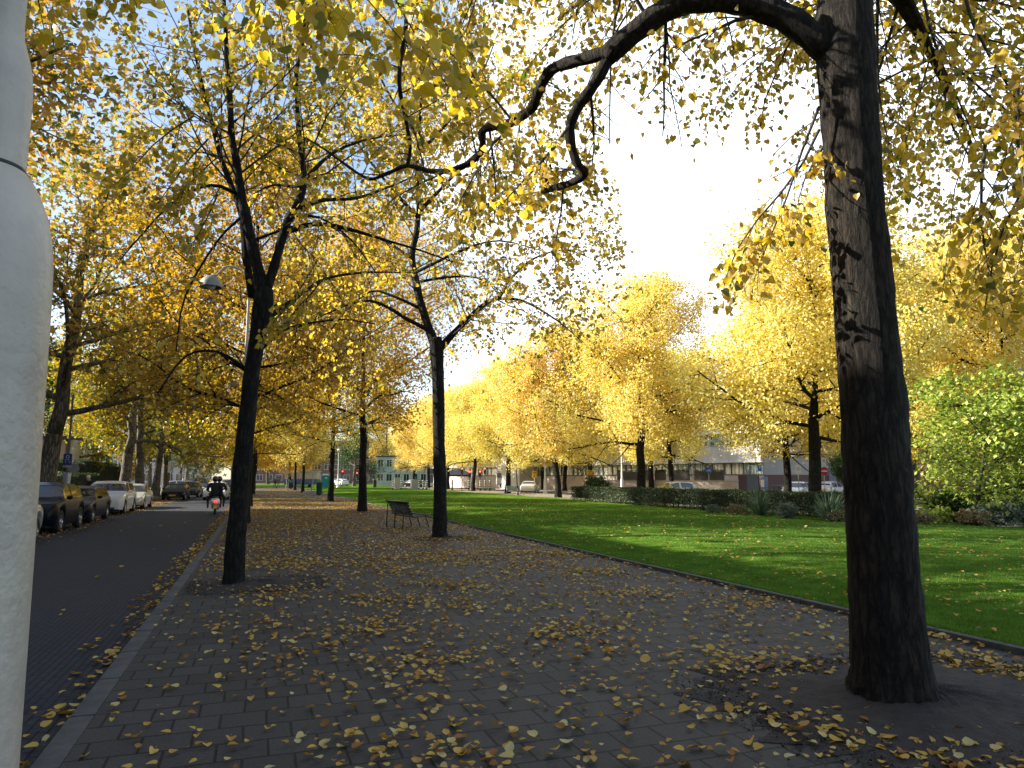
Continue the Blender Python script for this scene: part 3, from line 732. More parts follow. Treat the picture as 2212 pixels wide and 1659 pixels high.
# ------------------------------------------------------------------ ground, path, road, lawn
def brickm(name, c1, c2, mort, bw, bh, off=.5, msz=.008, rot=0.0, rough=.75, dirt=.35, bump=.5, spec=.4, tintcol=(.10, .09, .07), wall=False):
    m, n, b, out = newmat(name)
    b.inputs['Roughness'].default_value = rough; b.inputs['Specular IOR Level'].default_value = spec
    t = N(n, 'ShaderNodeTexCoord'); q = N(n, 'ShaderNodeMapping'); q.inputs['Rotation'].default_value = (0, 0, rot)
    if wall:
        sx_ = N(n, 'ShaderNodeSeparateXYZ'); cx_ = N(n, 'ShaderNodeCombineXYZ'); ax_ = N(n, 'ShaderNodeMath', operation='ADD')
        n.links.new(t.outputs['Object'], sx_.inputs[0]); n.links.new(sx_.outputs[0], ax_.inputs[0]); n.links.new(sx_.outputs[1], ax_.inputs[1])
        n.links.new(ax_.outputs[0], cx_.inputs[0]); n.links.new(sx_.outputs[2], cx_.inputs[1]); n.links.new(cx_.outputs[0], q.inputs[0])
    else: n.links.new(t.outputs['Object'], q.inputs[0])
    wz = N(n, 'ShaderNodeTexNoise', Scale=.7, Detail=2.0); n.links.new(t.outputs['Object'], wz.inputs['Vector'])
    wa = N(n, 'ShaderNodeVectorMath', operation='MULTIPLY_ADD'); n.links.new(wz.outputs['Color'], wa.inputs[0]); wa.inputs[1].default_value = (.03, .03, 0); n.links.new(q.outputs[0], wa.inputs[2])
    k = N(n, 'ShaderNodeTexBrick', offset=off, offset_frequency=2, squash=1.0)
    for nm, v in (('Scale', 1.0), ('Mortar Size', msz), ('Mortar Smooth', .25), ('Brick Width', bw), ('Row Height', bh), ('Color1', (*c1, 1)), ('Color2', (*c2, 1)), ('Mortar', (*mort, 1)), ('Bias', 0.0)):
        k.inputs[nm].default_value = v
    n.links.new(wa.outputs[0], k.inputs['Vector'])
    z = N(n, 'ShaderNodeTexNoise', Scale=.55, Detail=6.0, Roughness=.65); n.links.new(t.outputs['Object'], z.inputs['Vector'])
    z2 = N(n, 'ShaderNodeTexNoise', Scale=45.0, Detail=3.0); n.links.new(t.outputs['Object'], z2.inputs['Vector'])
    r = ramp(n, z.outputs[0], [(.35, (0, 0, 0)), (.7, (dirt,) * 3)])
    mxn = N(n, 'ShaderNodeMix', data_type='RGBA'); n.links.new(r.outputs[0], mxn.inputs['Factor']); n.links.new(k.outputs['Color'], mxn.inputs['A']); mxn.inputs['B'].default_value = (*tintcol, 1)
    r2 = ramp(n, z2.outputs[0], [(.3, (.72,) * 3), (.7, (1.2,) * 3)])
    mm = N(n, 'ShaderNodeMix', data_type='RGBA', blend_type='MULTIPLY'); mm.inputs['Factor'].default_value = 1
    n.links.new(mxn.outputs['Result'], mm.inputs['A']); n.links.new(r2.outputs[0], mm.inputs['B'])
    n.links.new(mm.outputs['Result'], b.inputs['Base Color'])
    h = N(n, 'ShaderNodeMath', operation='MULTIPLY_ADD'); n.links.new(k.outputs['Fac'], h.inputs[0]); h.inputs[1].default_value = -1.0
    sc = N(n, 'ShaderNodeMath', operation='MULTIPLY'); n.links.new(z2.outputs[0], sc.inputs[0]); sc.inputs[1].default_value = .25
    n.links.new(sc.outputs[0], h.inputs[2])
    bp = N(n, 'ShaderNodeBump', Strength=bump, Distance=.008); n.links.new(h.outputs[0], bp.inputs['Height']); n.links.new(bp.outputs[0], b.inputs['Normal'])
    MATS[name] = m; return m
PAVE = brickm('grey paving slabs', (.044, .0430, .0415), (.061, .0595, .057), (.010, .010, .009), .30, .30, msz=.010, rough=.72, spec=.25, bump=.8, dirt=.35, tintcol=(.021, .021, .019))
KLINK = brickm('road clinkers', (.027, .032, .042), (.038, .044, .056), (.008, .009, .011), .20, .068, msz=.009, rough=.75, spec=.2, dirt=.45, tintcol=(.016, .019, .026), bump=.35, rot=PI / 2)
SIDE = brickm('pavement slabs', (.20, .19, .18), (.26, .25, .235), (.10, .095, .09), .30, .30, dirt=.3)
BRICKW = brickm('plinth stone', (.60, .52, .47), (.66, .58, .53), (.46, .40, .36), .9, .45, msz=.01, rough=.7, dirt=.2, wall=True)
EARTH = pm('tree pit earth', (.034, .027, .022), .95, var=.45, scale=9, bump=.9, bscale=60)
KERB = pm('kerb concrete', (.066, .066, .066), .8, var=.35, scale=5, bump=.3, bscale=90)
EDGE = pm('lawn edging', (.06, .058, .055), .85, var=.3, scale=7, bump=.4)
LAWN = pm('lawn', (.080, .155, .018), .95, var=.35, scale=1.6, bump=1.0, bscale=120, spec=0.0)
DIRT = pm('terrain', (.10, .09, .075), .95, var=.3, scale=.3)

def sheet(name, x0, x1, y0, y1, z, mat, nx=1, ny=1, zf=None):
    vs = []; fs = []
    for j in range(ny + 1):
        for i in range(nx + 1):
            x = x0 + (x1 - x0) * i / nx; y = y0 + (y1 - y0) * j / ny
            vs.append((x, y, z + (zf(x, y) if zf else 0)))
    for j in range(ny):
        for i in range(nx): k = j * (nx + 1) + i; fs.append((k, k + 1, k + nx + 2, k + nx + 1))
    return structure(MB().add(vs, fs).build(name, mat))
sheet('ground', -700, 700, -500, 1200, -.14, DIRT)
sheet('road', -8.4, -1.15, -60, 320, -.12, KLINK)
sheet('cross_road', -200, 200, 140, 152, -.116, KLINK)
sheet('side_road', 29.5, 37.0 - 1.6, -60, 320, -.118, KLINK)
KX = -1.0
structure(MB().box((2.925, 40, -.1), (7.85, 200, .2)).build('path', PAVE))
structure(MB().box((-28.2, 130, -.1), (39.6, 380, .2)).build('left_pavement', SIDE))
structure(MB().box((26.4, 42, -.1), (6.0, 200, .2)).build('right_pavement', SIDE))
structure(MB().box((63, 40, -.1), (55.4, 220, .2)).build('forecourt', SIDE))
# kerb stones along the road
kb = MB(); y = -8.0
while y < 138:
    l = .98; kb.bbox((KX - .082, y + l / 2, -.065), (.16, l - .008, .138), .012); y += 1.0
structure(kb.build('kerb', KERB, None, SM))
kb = MB(); y = 10.0
while y < 138: kb.bbox((-8.40 - .07, y + 1, -.055), (.14, 1.99, .13), .012); y += 2.0
structure(kb.build('far_kerb', KERB, None, SM))
# lawn with a slight crown, edging strip of dark stone
def lz(x, y):
    u = min(1, max(0, (x - 6.9) / 3)); v = min(1, max(0, (23.4 - x) / 3))
    return .03 + .10 * u * v + .015 * math.sin(x * .9 + y * .35) * u + .012 * math.sin(y * .8 - x * .3)
sheet('lawn', 6.97, 23.4, -14, 137, .0, LAWN, 33, 150, lz)
sheet('far_lawn', -6, 60, 154, 210, -.02, LAWN)
sheet('left_lawn', -48, -12.0, 86, 132, .012, LAWN)
eb = MB(); y = -14.0
while y < 137: eb.bbox((6.90, y + .5, -.02), (.10, .985, .16), .015); y += 1.0
structure(eb.build('lawn_edging', EDGE, None, SM))
# earth pits round the trunks, ragged low mounds
def pit(name, cx, cy, rx, ry, mound, sq=3.0):
    vs = []; fs = []; nr, na = 9, 72
    for i in range(nr + 1):
        for j in range(na):
            a = 2 * PI * j / na; c, s = math.cos(a), math.sin(a)
            q = (abs(c) ** sq + abs(s) ** sq) ** (-1 / sq); f = i / nr
            wob = 1 + (.07 * math.sin(j * .9 + cx) + .06 * math.sin(j * 2.3 + 1) + .05 * math.sin(j * 3.9 + cy)) * f
            vs.append((cx + rx * q * c * f * wob, cy + ry * q * s * f * wob, .004 + mound * (1 - f) ** 1.5 + .012 * math.sin(i * 2.3 + j * 1.9) * (1 - f) * (i > 0)))
    for i in range(nr):
        for j in range(na): fs.append((i * na + j, i * na + (j + 1) % na, (i + 1) * na + (j + 1) % na, (i + 1) * na + j))
    return structure(MB().add(vs, fs).build(name, EARTH, None, True))
pit('tree_pit', b1[0] + .35, b1[1] - .05, 1.0, .85, .07, 6)
pit('tree_pit', bB[0] + .25, bB[1] - .1, 1.55, 1.25, .11, 5)
pit('tree_pit', b2[0] + .1, b2[1], .9, .8, .08, 4)
for yy in (36.4, 52.2): pit('tree_pit', 4.93, yy, .8, .8, .03, 4)

CRUMB = leafmat('soil crumb colours', [(0, (.015, .011, .008)), (.6, (.045, .034, .026)), (1, (.075, .06, .047))], .0, .0)
cp = []
for (cx, cy, rx, ry, n) in ((b1[0] + .35, b1[1] - .05, 1.0, .85, 2500), (bB[0] + .25, bB[1] - .1, 1.55, 1.25, 9000), (b2[0] + .1, b2[1], .9, .8, 1200)):
    a = rng.random(n) * 6.283; q = (np.abs(np.cos(a)) ** 4 + np.abs(np.sin(a)) ** 4) ** -.25 * np.where(rng.random(n) < .55, np.sqrt(rng.random(n)), .93 + .12 * rng.normal(size=n))
    cp.append(np.stack([cx + rx * q * np.cos(a), cy + ry * q * np.sin(a), np.full(n, .012)], 1))
cp = np.concatenate(cp); n = len(cp); cp = cp[(cp[:, 0] < 6.8) & (cp[:, 0] > -.95)]; n = len(cp)
cax = unit(n); cax[:, 2] *= .6
g = leaves('soil_crumbs', CRUMB, cp, cax, unit(n) * .8 + np.array([0, 0, .8]), .008 + .022 * rng.random(n) ** 2, 'kite'); g['kind'] = 'stuff'
# grass blades where the lawn is near
n = 150000
gy = 2.5 + 24 * rng.random(n) ** 1.6; gx = 6.98 + (np.minimum(16.4, 6 + gy * .55)) * rng.random(n)
gz = np.array([lz(a, b) for a, b in zip(gx, gy)])
ax = unit(n) * .55; ax[:, 2] = 1
ne = 26000
ey = 1.5 + 30 * rng.random(ne) ** 1.4; ex = 6.94 + .16 * rng.random(ne)
gx = np.concatenate([gx, ex]); gy = np.concatenate([gy, ey]); gz = np.concatenate([gz, np.full(ne, .035)]); n = len(gx)
ax = unit(n) * .55; ax[:, 2] = 1; ax[-ne:, 0] -= .45
g = leaves('grass', GRASS, np.stack([gx, gy, gz - .01], 1), ax, unit(n), .045 * (.6 + .8 * rng.random(n)), 'blade', None, rng.random(n), .007 + .004 * rng.random(n))
g['kind'] = 'stuff'

# fallen leaves
def clump(x, y, s=1.0):
    return .5 + .5 * np.sin(x * 1.7 * s + 1.3 * np.sin(y * .9 * s)) * np.sin(y * 1.3 * s + 1.1 * np.sin(x * 1.1 * s + 2))
LX, LY, LZ, LW = [], [], [], []
def litter(n, x0, x1, y0, y1, z, wt, wonly=None, pw=1.0):
    x = x0 + (x1 - x0) * rng.random(n); y = y0 + (y1 - y0) * rng.random(n) ** pw
    ok = rng.random(n) < wt(x, y); x, y = x[ok], y[ok]
    zz = np.full(len(x), z) if not callable(z) else np.array([z(a, b) for a, b in zip(x, y)])
    return x, y, zz
parts = [litter(25000, -1.0, 6.85, 1.2, 16, .012, lambda x, y: (.14 + .86 * clump(x, y, 1.4) ** 2 * (.4 + .6 * clump(y, x, 3.1))) * np.clip((x + 1.3) / 2.6, .22, 1)),
         litter(34000, -.9, 6.85, 14, 62, .012, lambda x, y: .35 + .65 * clump(x, y, .8)),
         litter(9000, -.9, 6.85, 60, 135, .012, lambda x, y: np.full(len(x), .8)),
         litter(3600, -1.62, -1.16, 1, 60, -.108, lambda x, y: .12 + .88 * np.clip((x + 1.62) / .42, 0, 1) ** 1.5 * (.35 + .65 * clump(x * 0 + 1, y, 1.3))),
         litter(500, -7, -1.2, 1.5, 45, -.108, lambda x, y: .08 + .3 * clump(x, y, .7) ** 3),
         litter(9000, -8.3, -5.2, 14, 75, -.108, lambda x, y: np.clip((-5.3 - x) / 1.3, 0, 1) * (.3 + .7 * clump(x, y, .9))),
         litter(6000, -12, -8.5, 20, 90, .012, lambda x, y: .3 + .7 * clump(x, y, .9)),
         litter(14000, 7.0, 20, 1.5, 60, lambda x, y: lz(x, y) + .03, lambda x, y: (.12 + .75 * clump(x, y, .6) ** 1.6) * np.clip(1.3 - (x - 7) / 14, .25, 1), pw=1.3),
         litter(9000, 23.4, 29.3, 20, 120, .012, lambda x, y: np.full(len(x), .8)), litter(2500, 29.6, 46, 20, 110, -.02, lambda x, y: np.full(len(x), .5))]
X = np.concatenate([p[0] for p in parts]); Yy = np.concatenate([p[1] for p in parts]); Z = np.concatenate([p[2] for p in parts])
for cx, cy, cr_ in ((b1[0], b1[1], .20), (bB[0], bB[1], .33), (b2[0], b2[1], .2)):
    k = np.hypot(X - cx, Yy - cy) > cr_; X, Yy, Z = X[k], Yy[k], Z[k]
n = len(X)
ax = unit(n); ax[:, 2] *= .18
nr = unit(n) * (.12 + .4 * rng.random((n, 1)) ** 2); nr[:, 2] = 1
sz = np.where((X < -1.1), 1.25, 1.0) * (.034 + .040 * rng.random(n) + .025 * (rng.random(n) < .12))
rn = np.clip(rng.beta(1.6, 1.3, n), 0, 1)
P = np.stack([X, Yy, Z + .004 + .012 * rng.random(n)], 1)
sx, sy, dd = proj(P)
vis = (dd > .5) & (sx > 55) & (sx < 1020) & (sy < 766)
scr = np.where(vis, sz / np.maximum(dd, .5), 0)
big = np.argsort(-scr)[:280]
rest = np.ones(n, bool); rest[big] = False
for nm, sel in (('fallen_leaves', rest & (X < 6.95)), ('lawn_leaves', rest & (X >= 6.95))):
    l = leaves(nm, LITTER, P[sel], ax[sel], nr[sel], sz[sel], 'curl', None, rn[sel]); l['kind'] = 'stuff'
CLS = [(.12, 'brown fallen linden leaf lying in the foreground litter'), (.40, 'orange brown fallen linden leaf lying in the foreground litter'),
       (.68, 'yellow fallen linden leaf lying in the foreground litter'), (.92, 'pale dry yellow fallen linden leaf lying in the foreground litter')]
protoL = []
for c, lab in CLS:
    for v in range(3):
        me = leaves('fallen_leaf', LITTER, np.zeros((1, 3)), np.array([[1, 0, .05 * v]]), np.array([[.1 * v - .1, .1, 1]]), np.array([1.0]), 'curl', None, np.array([c + .04 * v]))
        protoL.append((me.data, lab, c)); bpy.data.objects.remove(me)
for i in big:
    ci = min(3, int(rn[i] * 4)); me, lab, c = protoL[ci * 3 + int(rng.integers(3))]
    o = link(bpy.data.objects.new('fallen_leaf', me)); o.location = P[i]; o.scale = (sz[i], sz[i] * (.8 + .4 * rng.random()), sz[i])
    o.rotation_euler = (rng.normal() * .2, rng.normal() * .2, rng.random() * 6.28)
    tag(o, lab, 'leaf', lab.replace('fallen linden leaf', 'fallen linden leaves'))
# ------------------------------------------------------------------ shared paints
WHITE = pm('white paint', (.72, .72, .70), .45, var=.05)
GREYP = pm('grey paint', (.36, .37, .37), .5, var=.1)
POLE = pm('lamp post paint', (.47, .415, .35), .40, var=.24, scale=4, bump=.22, bscale=55, spec=.55)
BLACK = pm('black paint', (.018, .018, .02), .45, var=.2)
DKWOOD = pm('black painted bench wood', (.030, .027, .026), .55, var=.3, scale=9, stretch=(.3, 1, 1), bump=.2)
STEEL = pm('galvanised steel', (.38, .39, .40), .42, .6, var=.12)
RUBBER = pm('tyre rubber', (.018, .018, .018), .85, var=.25, scale=20)
ALLOY = pm('alloy rim', (.55, .56, .58), .28, .85, var=.08)
GLASS = glassm('dark glazing', (.02, .025, .03))
LAMPG = glassm('headlight glass', (.62, .66, .72), .08)
REDG = pm('red lamp glass', (.45, .02, .02), .2, var=.1)
PLATEY = pm('yellow plate', (.75, .50, .04), .5, var=.05)
PLATEW = pm('white plate', (.70, .70, .66), .5, var=.1)
YSIGN = pm('yellow sign sheet', (.80, .46, .02), .45, var=.04)
BLUES = pm('blue sign sheet', (.02, .10, .42), .4, var=.06)
NAVY = pm('deep blue sign sheet', (.015, .035, .20), .4, var=.06)
REDS = pm('red sign sheet', (.55, .02, .03), .4, var=.05)
TEAL = pm('teal plastic', (.01, .22, .26), .45, var=.06)
DGREEN = pm('dark green steel', (.012, .05, .03), .5, var=.2)

# ------------------------------------------------------------------ the lamp post at the left edge
Dp = 1.28
pc = PH(-23, 300, Dp); pc[2] = 0
lp = thing('lamp_post', 'thick grey painted lamp post cut off by the left picture edge', 'lamp post', pc)
MB().lathe([(.160, -.05), (.160, .10), (.145, .16), (.136, .30), (.126, 1.0), (.121, 1.5), (.1165, 1.85), (.115, 1.98), (.1125, 2.05), (.107, 2.10), (.098, 2.142), (.084, 2.178), (.070, 2.205), (.060, 2.218), (.054, 2.222)], 64).build('base', POLE, lp, True)
MB().lathe([(.050, 2.205), (.0555, 2.226), (.0565, 2.238), (.0565, 2.37), (.055, 2.40), (.051, 2.43), (.045, 2.455), (.039, 2.475), (.035, 2.49), (.033, 2.52), (.033, 3.4), (.032, 5.2), (.03, 6.9)], 64).build('shaft', POLE, lp, True)
MB().lathe([(.0555, 2.2205), (.0568, 2.222), (.0568, 2.2265), (.0555, 2.228)], 48).build('seam_ring', BLACK, lp, True)
def lamp_head(root, z, side=-1, reach=.98):
    a = [np.array([0, 0, z]), np.array([0, 0, z + .35])]
    for i in range(1, 9):
        t = i / 8 * PI * .62; a.append(np.array([side * reach * .5 * (1 - math.cos(t)), 0, z + .35 + .55 * math.sin(t)]))
    a += [np.array([side * reach * .86, 0, z + .62]), np.array([side * reach, 0, z + .62])]
    MB().tube(a, .028, 8).build('arm', POLE, root, True)
    c = [np.array([side * (reach - .05 - .55 * t), 0, z + .60 + .23 * (2 * t - 1) ** 2 - .23]) for t in np.linspace(0, 1, 9)]
    MB().tube(c, .017, 7).build('scroll', POLE, root, True)
    sh = MB().lathe([(.02, .34), (.05, .33), (.14, .30), (.22, .23), (.275, .13), (.295, .02), (.30, 0), (.285, .0), (.27, .10), (.2, .2), (.02, .26)], 28, (side * reach, 0, z + .26)).build('shade', pm('lamp shade', (.20, .21, .19), .5, var=.12), root, True)
    b = MB().ell((side * reach, 0, z + .30), (.13, .13, .10)).build('bulb', pm('lamp glass', (.6, .6, .55), .3), root, True); b.parent = sh
lamp_head(lp, 6.9)
def post(name_label, loc, h=6.2, head=True, group='white lamp posts', side=-1):
    r = thing('lamp_post', name_label, 'lamp post', loc, 0, group)
    MB().lathe([(.20, -.05), (.20, .10), (.15, .18), (.135, .30), (.12, 1.1), (.112, 1.25), (.085, 1.36), (.083, 1.40), (.083, 2.0), (.06, 2.1), (.055, 2.4), (.038, h)], 20).build('shaft', POLE, r, True)
    MB().lathe([(.205, .09), (.21, .12), (.205, .15)], 20).add([], []).build('collar', POLE, r, True)
    if head: lamp_head(r, h, side)
    return r
post('lamp post with a half-round shade hidden by the forked linden', (-.42, 20.6, 0), 6.5)
post('lamp post standing further along the kerb behind the forked linden', (-.42, 41.5, 0), 6.3)
def globe_post(px, D, label, h=6.0):
    r = thing('lamp_post', label, 'lamp post', GD(px, D), 0, 'white lamp posts')
    MB().lathe([(.26, -.05), (.26, .10), (.19, .2), (.16, .5), (.15, 1.2), (.13, 1.5), (.09, 1.6), (.085, 2.2), (.06, 2.5), (.045, h - .5)], 16).build('shaft', WHITE, r, True)
    MB().lathe([(.05, h - .5), (.12, h - .42), (.22, h - .25), (.24, h - .1), (.16, h + .08), (.05, h + .15), (.04, h + .4), (.01, h + .42)], 16).build('lantern', pm('lantern glass', (.6, .62, .6), .25), r, True)
globe_post(338, 118, 'white lamp post with a lantern on the grass behind the forked linden', 6.3)
globe_post(472, 104, 'white lamp post right of the red traffic lights', 6.4)
globe_post(545, 78, 'white lamp post beside the trunk at the lawn edge', 6.4)
globe_post(559, 96, 'white lamp post before the brown recess of the hotel', 6.2)
globe_post(622, 66, 'slim white lamp post in front of the dark planters', 6.6)
globe_post(728, 84, 'white lamp post near the hotel corner', 6.0)

# ------------------------------------------------------------------ benches
def bench(loc, rz, label, cat='bench', mat=DKWOOD, leg=BLACK, L=1.9):
    r = thing('park_bench', label, cat, loc, rz)
    # seat faces local +X, bench runs along Y
    MB().add([], []); st = MB()
    for i in range(5): st.bbox((.10 + .105 * i, 0, .43 - .012 * (4 - i) + .02 * (i == 4)), (.085, L, .035), .01)
    st.build('seat', mat, r, SM)
    bk = MB()
    for i, (x, z, a) in enumerate(((-.005, .46, .9), (-.045, .545, 1.15), (-.085, .64, 1.22), (-.125, .735, 1.22), (-.16, .825, 1.1))):
        k = len(bk.v); bk.bbox((0, 0, 0), (.085, L, .033), .01); bk.xf(Matrix.Translation((x, 0, z)) @ Matrix.Rotation(-a, 4, 'Y'), k)
    bk.bbox((-.225, 0, .872), (.13, L + .02, .032), .01)
    bk.build('backrest', mat, r, SM)
    for y in (-L * .42, 0, L * .42):
        MB().tube([(-.27, y, -.01), (-.255, y, .4), (-.235, y, .86)], .019, 7).build('leg', leg, r, True)
        MB().tube([(.66, y, -.01), (.52, y, .40)], .019, 7).build('leg', leg, r, True)
        MB().tube([(-.2, y, .85), (-.12, y, .70), (-.04, y, .50), (.03, y, .405), (.2, y, .39), (.55, y, .415), (.60, y, .40)], .016, 6).build('frame_bar', leg, r, True)
    return r
q = PH(409, 523, 24.6); bench((4.66, 24.4, 0), R(10), 'black slatted park bench beside the lawn edge with its back to the road', L=1.85)
BG = pm('grey green bench paint', (.24, .30, .29), .5, var=.1)
bb_ = bench(GD(514, 71), R(-63), 'pale grey slatted bench on the far path before the silver car', mat=BG, leg=STEEL, L=1.8)
o = MB().lathe([(.001, 0), (.13, .0), (.13, .02), (.001, .02)], 16, axis='X').build('white_disc', WHITE, bb_); o.location = (-.14, .15, .75)

# ------------------------------------------------------------------ vehicles
CARK = dict(
    sedan=dict(L=4.6, W=1.82, B=.92, top=[(0, .58), (.02, .70), (.08, .78), (.26, .93), (.30, .97), (.42, 1.36), (.54, 1.44), (.68, 1.40), (.84, 1.06), (.88, 1.03), (.97, 1.0), (1, .86)], ws=(.285, .425), cab=(.29, .83), rw=(.70, .83), R=.325, pil=.56),
    coupe=dict(L=4.2, W=1.76, B=.88, top=[(0, .55), (.02, .66), (.08, .74), (.28, .88), (.33, .92), (.45, 1.28), (.56, 1.33), (.70, 1.27), (.88, 1.0), (.97, .95), (1, .8)], ws=(.32, .45), cab=(.33, .85), rw=(.71, .86), R=.32, pil=.9),
    wagon=dict(L=4.7, W=1.80, B=.94, top=[(0, .58), (.02, .70), (.08, .80), (.25, .95), (.28, .98), (.39, 1.36), (.52, 1.45), (.80, 1.42), (.92, 1.30), (.975, 1.0), (1, .84)], ws=(.27, .39), cab=(.28, .93), rw=(.90, .97), R=.325, pil=.52),
    suv=dict(L=4.4, W=1.94, B=1.06, top=[(0, .70), (.02, .86), (.07, .97), (.24, 1.08), (.27, 1.12), (.38, 1.53), (.50, 1.63), (.84, 1.56), (.93, 1.44), (.975, 1.10), (1, .9)], ws=(.26, .385), cab=(.265, .935), rw=(.91, .975), R=.365, pil=.54),
    hatch=dict(L=4.1, W=1.76, B=.92, top=[(0, .58), (.02, .70), (.08, .80), (.22, .94), (.25, .98), (.39, 1.40), (.52, 1.48), (.80, 1.42), (.91, 1.28), (.975, .98), (1, .82)], ws=(.24, .39), cab=(.25, .92), rw=(.89, .97), R=.315, pil=.54),
    van=dict(L=4.6, W=1.88, B=1.05, top=[(0, .65), (.02, .85), (.08, 1.0), (.17, 1.12), (.19, 1.16), (.31, 1.78), (.42, 1.90), (.90, 1.86), (.965, 1.70), (.985, 1.1), (1, .9)], ws=(.18, .315), cab=(.19, .955), rw=(.94, .985), R=.33, pil=.45))
def car(kind, paint, loc, rz, label, group=None, plate=PLATEY, rim=ALLOY, spokes=5, name='parked_car', trim=None, cat='car', glass=None, lamps=False):
    K = CARK[kind]; L, W, B = K['L'], K['W'], K['B']; Rw = K['R']
    glass = glass or GLASS
    root = thing(name, label, cat, loc, rz, group)
    tp_, zp = [a for a, _ in K['top']], [b for _, b in K['top']]
    ts = sorted(set([0, .004, .012, .025, .04] + list(np.linspace(.055, .945, 66)) + [.96, .975, .988, .996, 1] + tp_[1:-1]))
    ts = np.array(ts)
    raw = np.interp(ts, tp_, zp)
    T = raw.copy()
    for i in range(len(ts)):
        wgt = np.exp(-((ts - ts[i]) / .014) ** 2); T[i] = (raw * wgt).sum() / wgt.sum()
    T[0], T[-1] = zp[0], zp[-1]
    ya = (.195 * L, .805 * L)
    wy = [L / 2 - .19 * L, L / 2 - .815 * L]
    def section(t, top):
        y = L / 2 - t * L
        e = max(0, 1 - t / .10); f = max(0, (t - .90) / .10)
        w_ = W / 2 * (1 - .20 * e ** 2.2 - .14 * f ** 2.2)
        zb = .21 + .07 * e + .10 * f
        for c in wy:
            dy = abs(y - c); Ra = Rw + .055
            if dy < Ra: zb = max(zb, Rw + math.sqrt(Ra * Ra - dy * dy) * .98)
        bl = min(B, top - .035); g = max(top - bl, .035)
        zl = zb
        pts = [(.93 * w_, zb)]
        for f_, x_ in ((.30, .985), (.62, 1.0), (.88, .985)): pts.append((x_ * w_, zb + (bl - zb) * f_))
        pts.append((.950 * w_, bl))
        xin = lambda hh: .925 * w_ - .34 * hh * (1 if g > .1 else .4)
        pts += [(xin(.06 * g), bl + .07 * g), (xin(.86 * g), bl + .84 * g), (xin(g) * .90, top - .018 * min(1, g * 4)), (xin(g) * .55, top - .004), (0, top + .004)]
        return [(-x, y, z) for x, z in pts] + [(x, y, z) for x, z in reversed(pts[:-1])]
    S = [section(t, z) for t, z in zip(ts, T)]; m = len(S[0])
    bd = MB(); vs = [p for s in S for p in s]; fs = []
    for i in range(len(S) - 1):
        for j in range(m - 1): fs.append((i * m + j, i * m + j + 1, (i + 1) * m + j + 1, (i + 1) * m + j))
    fs += [tuple(range(m - 1, -1, -1)), tuple(range((len(S) - 1) * m, len(S) * m))]
    bd.add(vs, fs)
    body = bd.build('body', paint, root, R(50))
    A = np.array(S)
    Nn = np.cross(np.gradient(A, axis=0), np.gradient(A, axis=1)); Nn /= (np.linalg.norm(Nn, axis=2, keepdims=True) + 1e-9)
    ctr = A.copy(); ctr[..., 0] *= .2; ctr[..., 1] = np.clip(ctr[..., 1], -.36 * L, .36 * L); ctr[..., 2] = .55
    Nn = Nn * np.sign((Nn * (A - ctr)).sum(2, keepdims=True) + 1e-9)
    def patch(nm, t0, t1, js, mat, off=.006, gmin=0.0, inset=.0):
        ii = [i for i in range(len(ts)) if t0 - 1e-6 <= ts[i] <= t1 + 1e-6]
        v = []; f = []
        for i in ii:
            for j in js: v.append(A[i, j] + Nn[i, j] * off)
        k = len(js)
        for a in range(len(ii) - 1):
            if T[ii[a]] - B < gmin and T[ii[a + 1]] - B < gmin: continue
            for b_ in range(k - 1): f.append((a * k + b_, a * k + b_ + 1, (a + 1) * k + b_ + 1, (a + 1) * k + b_))
        return MB().add(v, f).build(nm, mat, root, True) if f else None
    mid = m // 2
    patch('windscreen', K['ws'][0] + .008, K['ws'][1] - .012, list(range(mid - 3, mid + 4)), glass, .006)
    patch('rear_window', K['rw'][0] + .008, K['rw'][1] - .012, list(range(mid - 2, mid + 3)), glass, .006)
    c0, c1 = K['cab']; pl = K['pil']
    for js in ([5, 6], [m - 7, m - 6]):
        for a, b_ in ((c0 + .03, pl - .008), (pl + .008, c1 - .045)):
            if b_ - a > .04: patch('side_window', a, b_, js, glass, .007, .07)
    patch('headlight', .003, .062, [2, 3, 4], LAMPG, .010); patch('headlight', .003, .062, [m - 5, m - 4, m - 3], LAMPG, .010)
    patch('tail_light', .945, .996, [3, 4], REDG, .007); patch('tail_light', .945, .996, [m - 5, m - 4], REDG, .007)
    fw = W * .40
    MB().bbox((0, L / 2 + .004, .50 if kind != 'suv' else .66), (W * .46, .03, .13), .012).build('grille', BLACK, root, SM)
    MB().bbox((0, L / 2 - .012, .31), (W * .62, .05, .12), .012).build('lower_grille', BLACK, root, SM)
    MB().bbox((0, L / 2 + .022, .40 if kind != 'suv' else .49), (.50, .012, .105), .004).build('number_plate', plate, root)
    MB().bbox((0, -L / 2 - .008, .66), (.50, .012, .105), .004).build('number_plate', plate, root)
    MB().box((0, 0, .30), (W * .80, L * .93, .22)).build('underbody', BLACK, root)
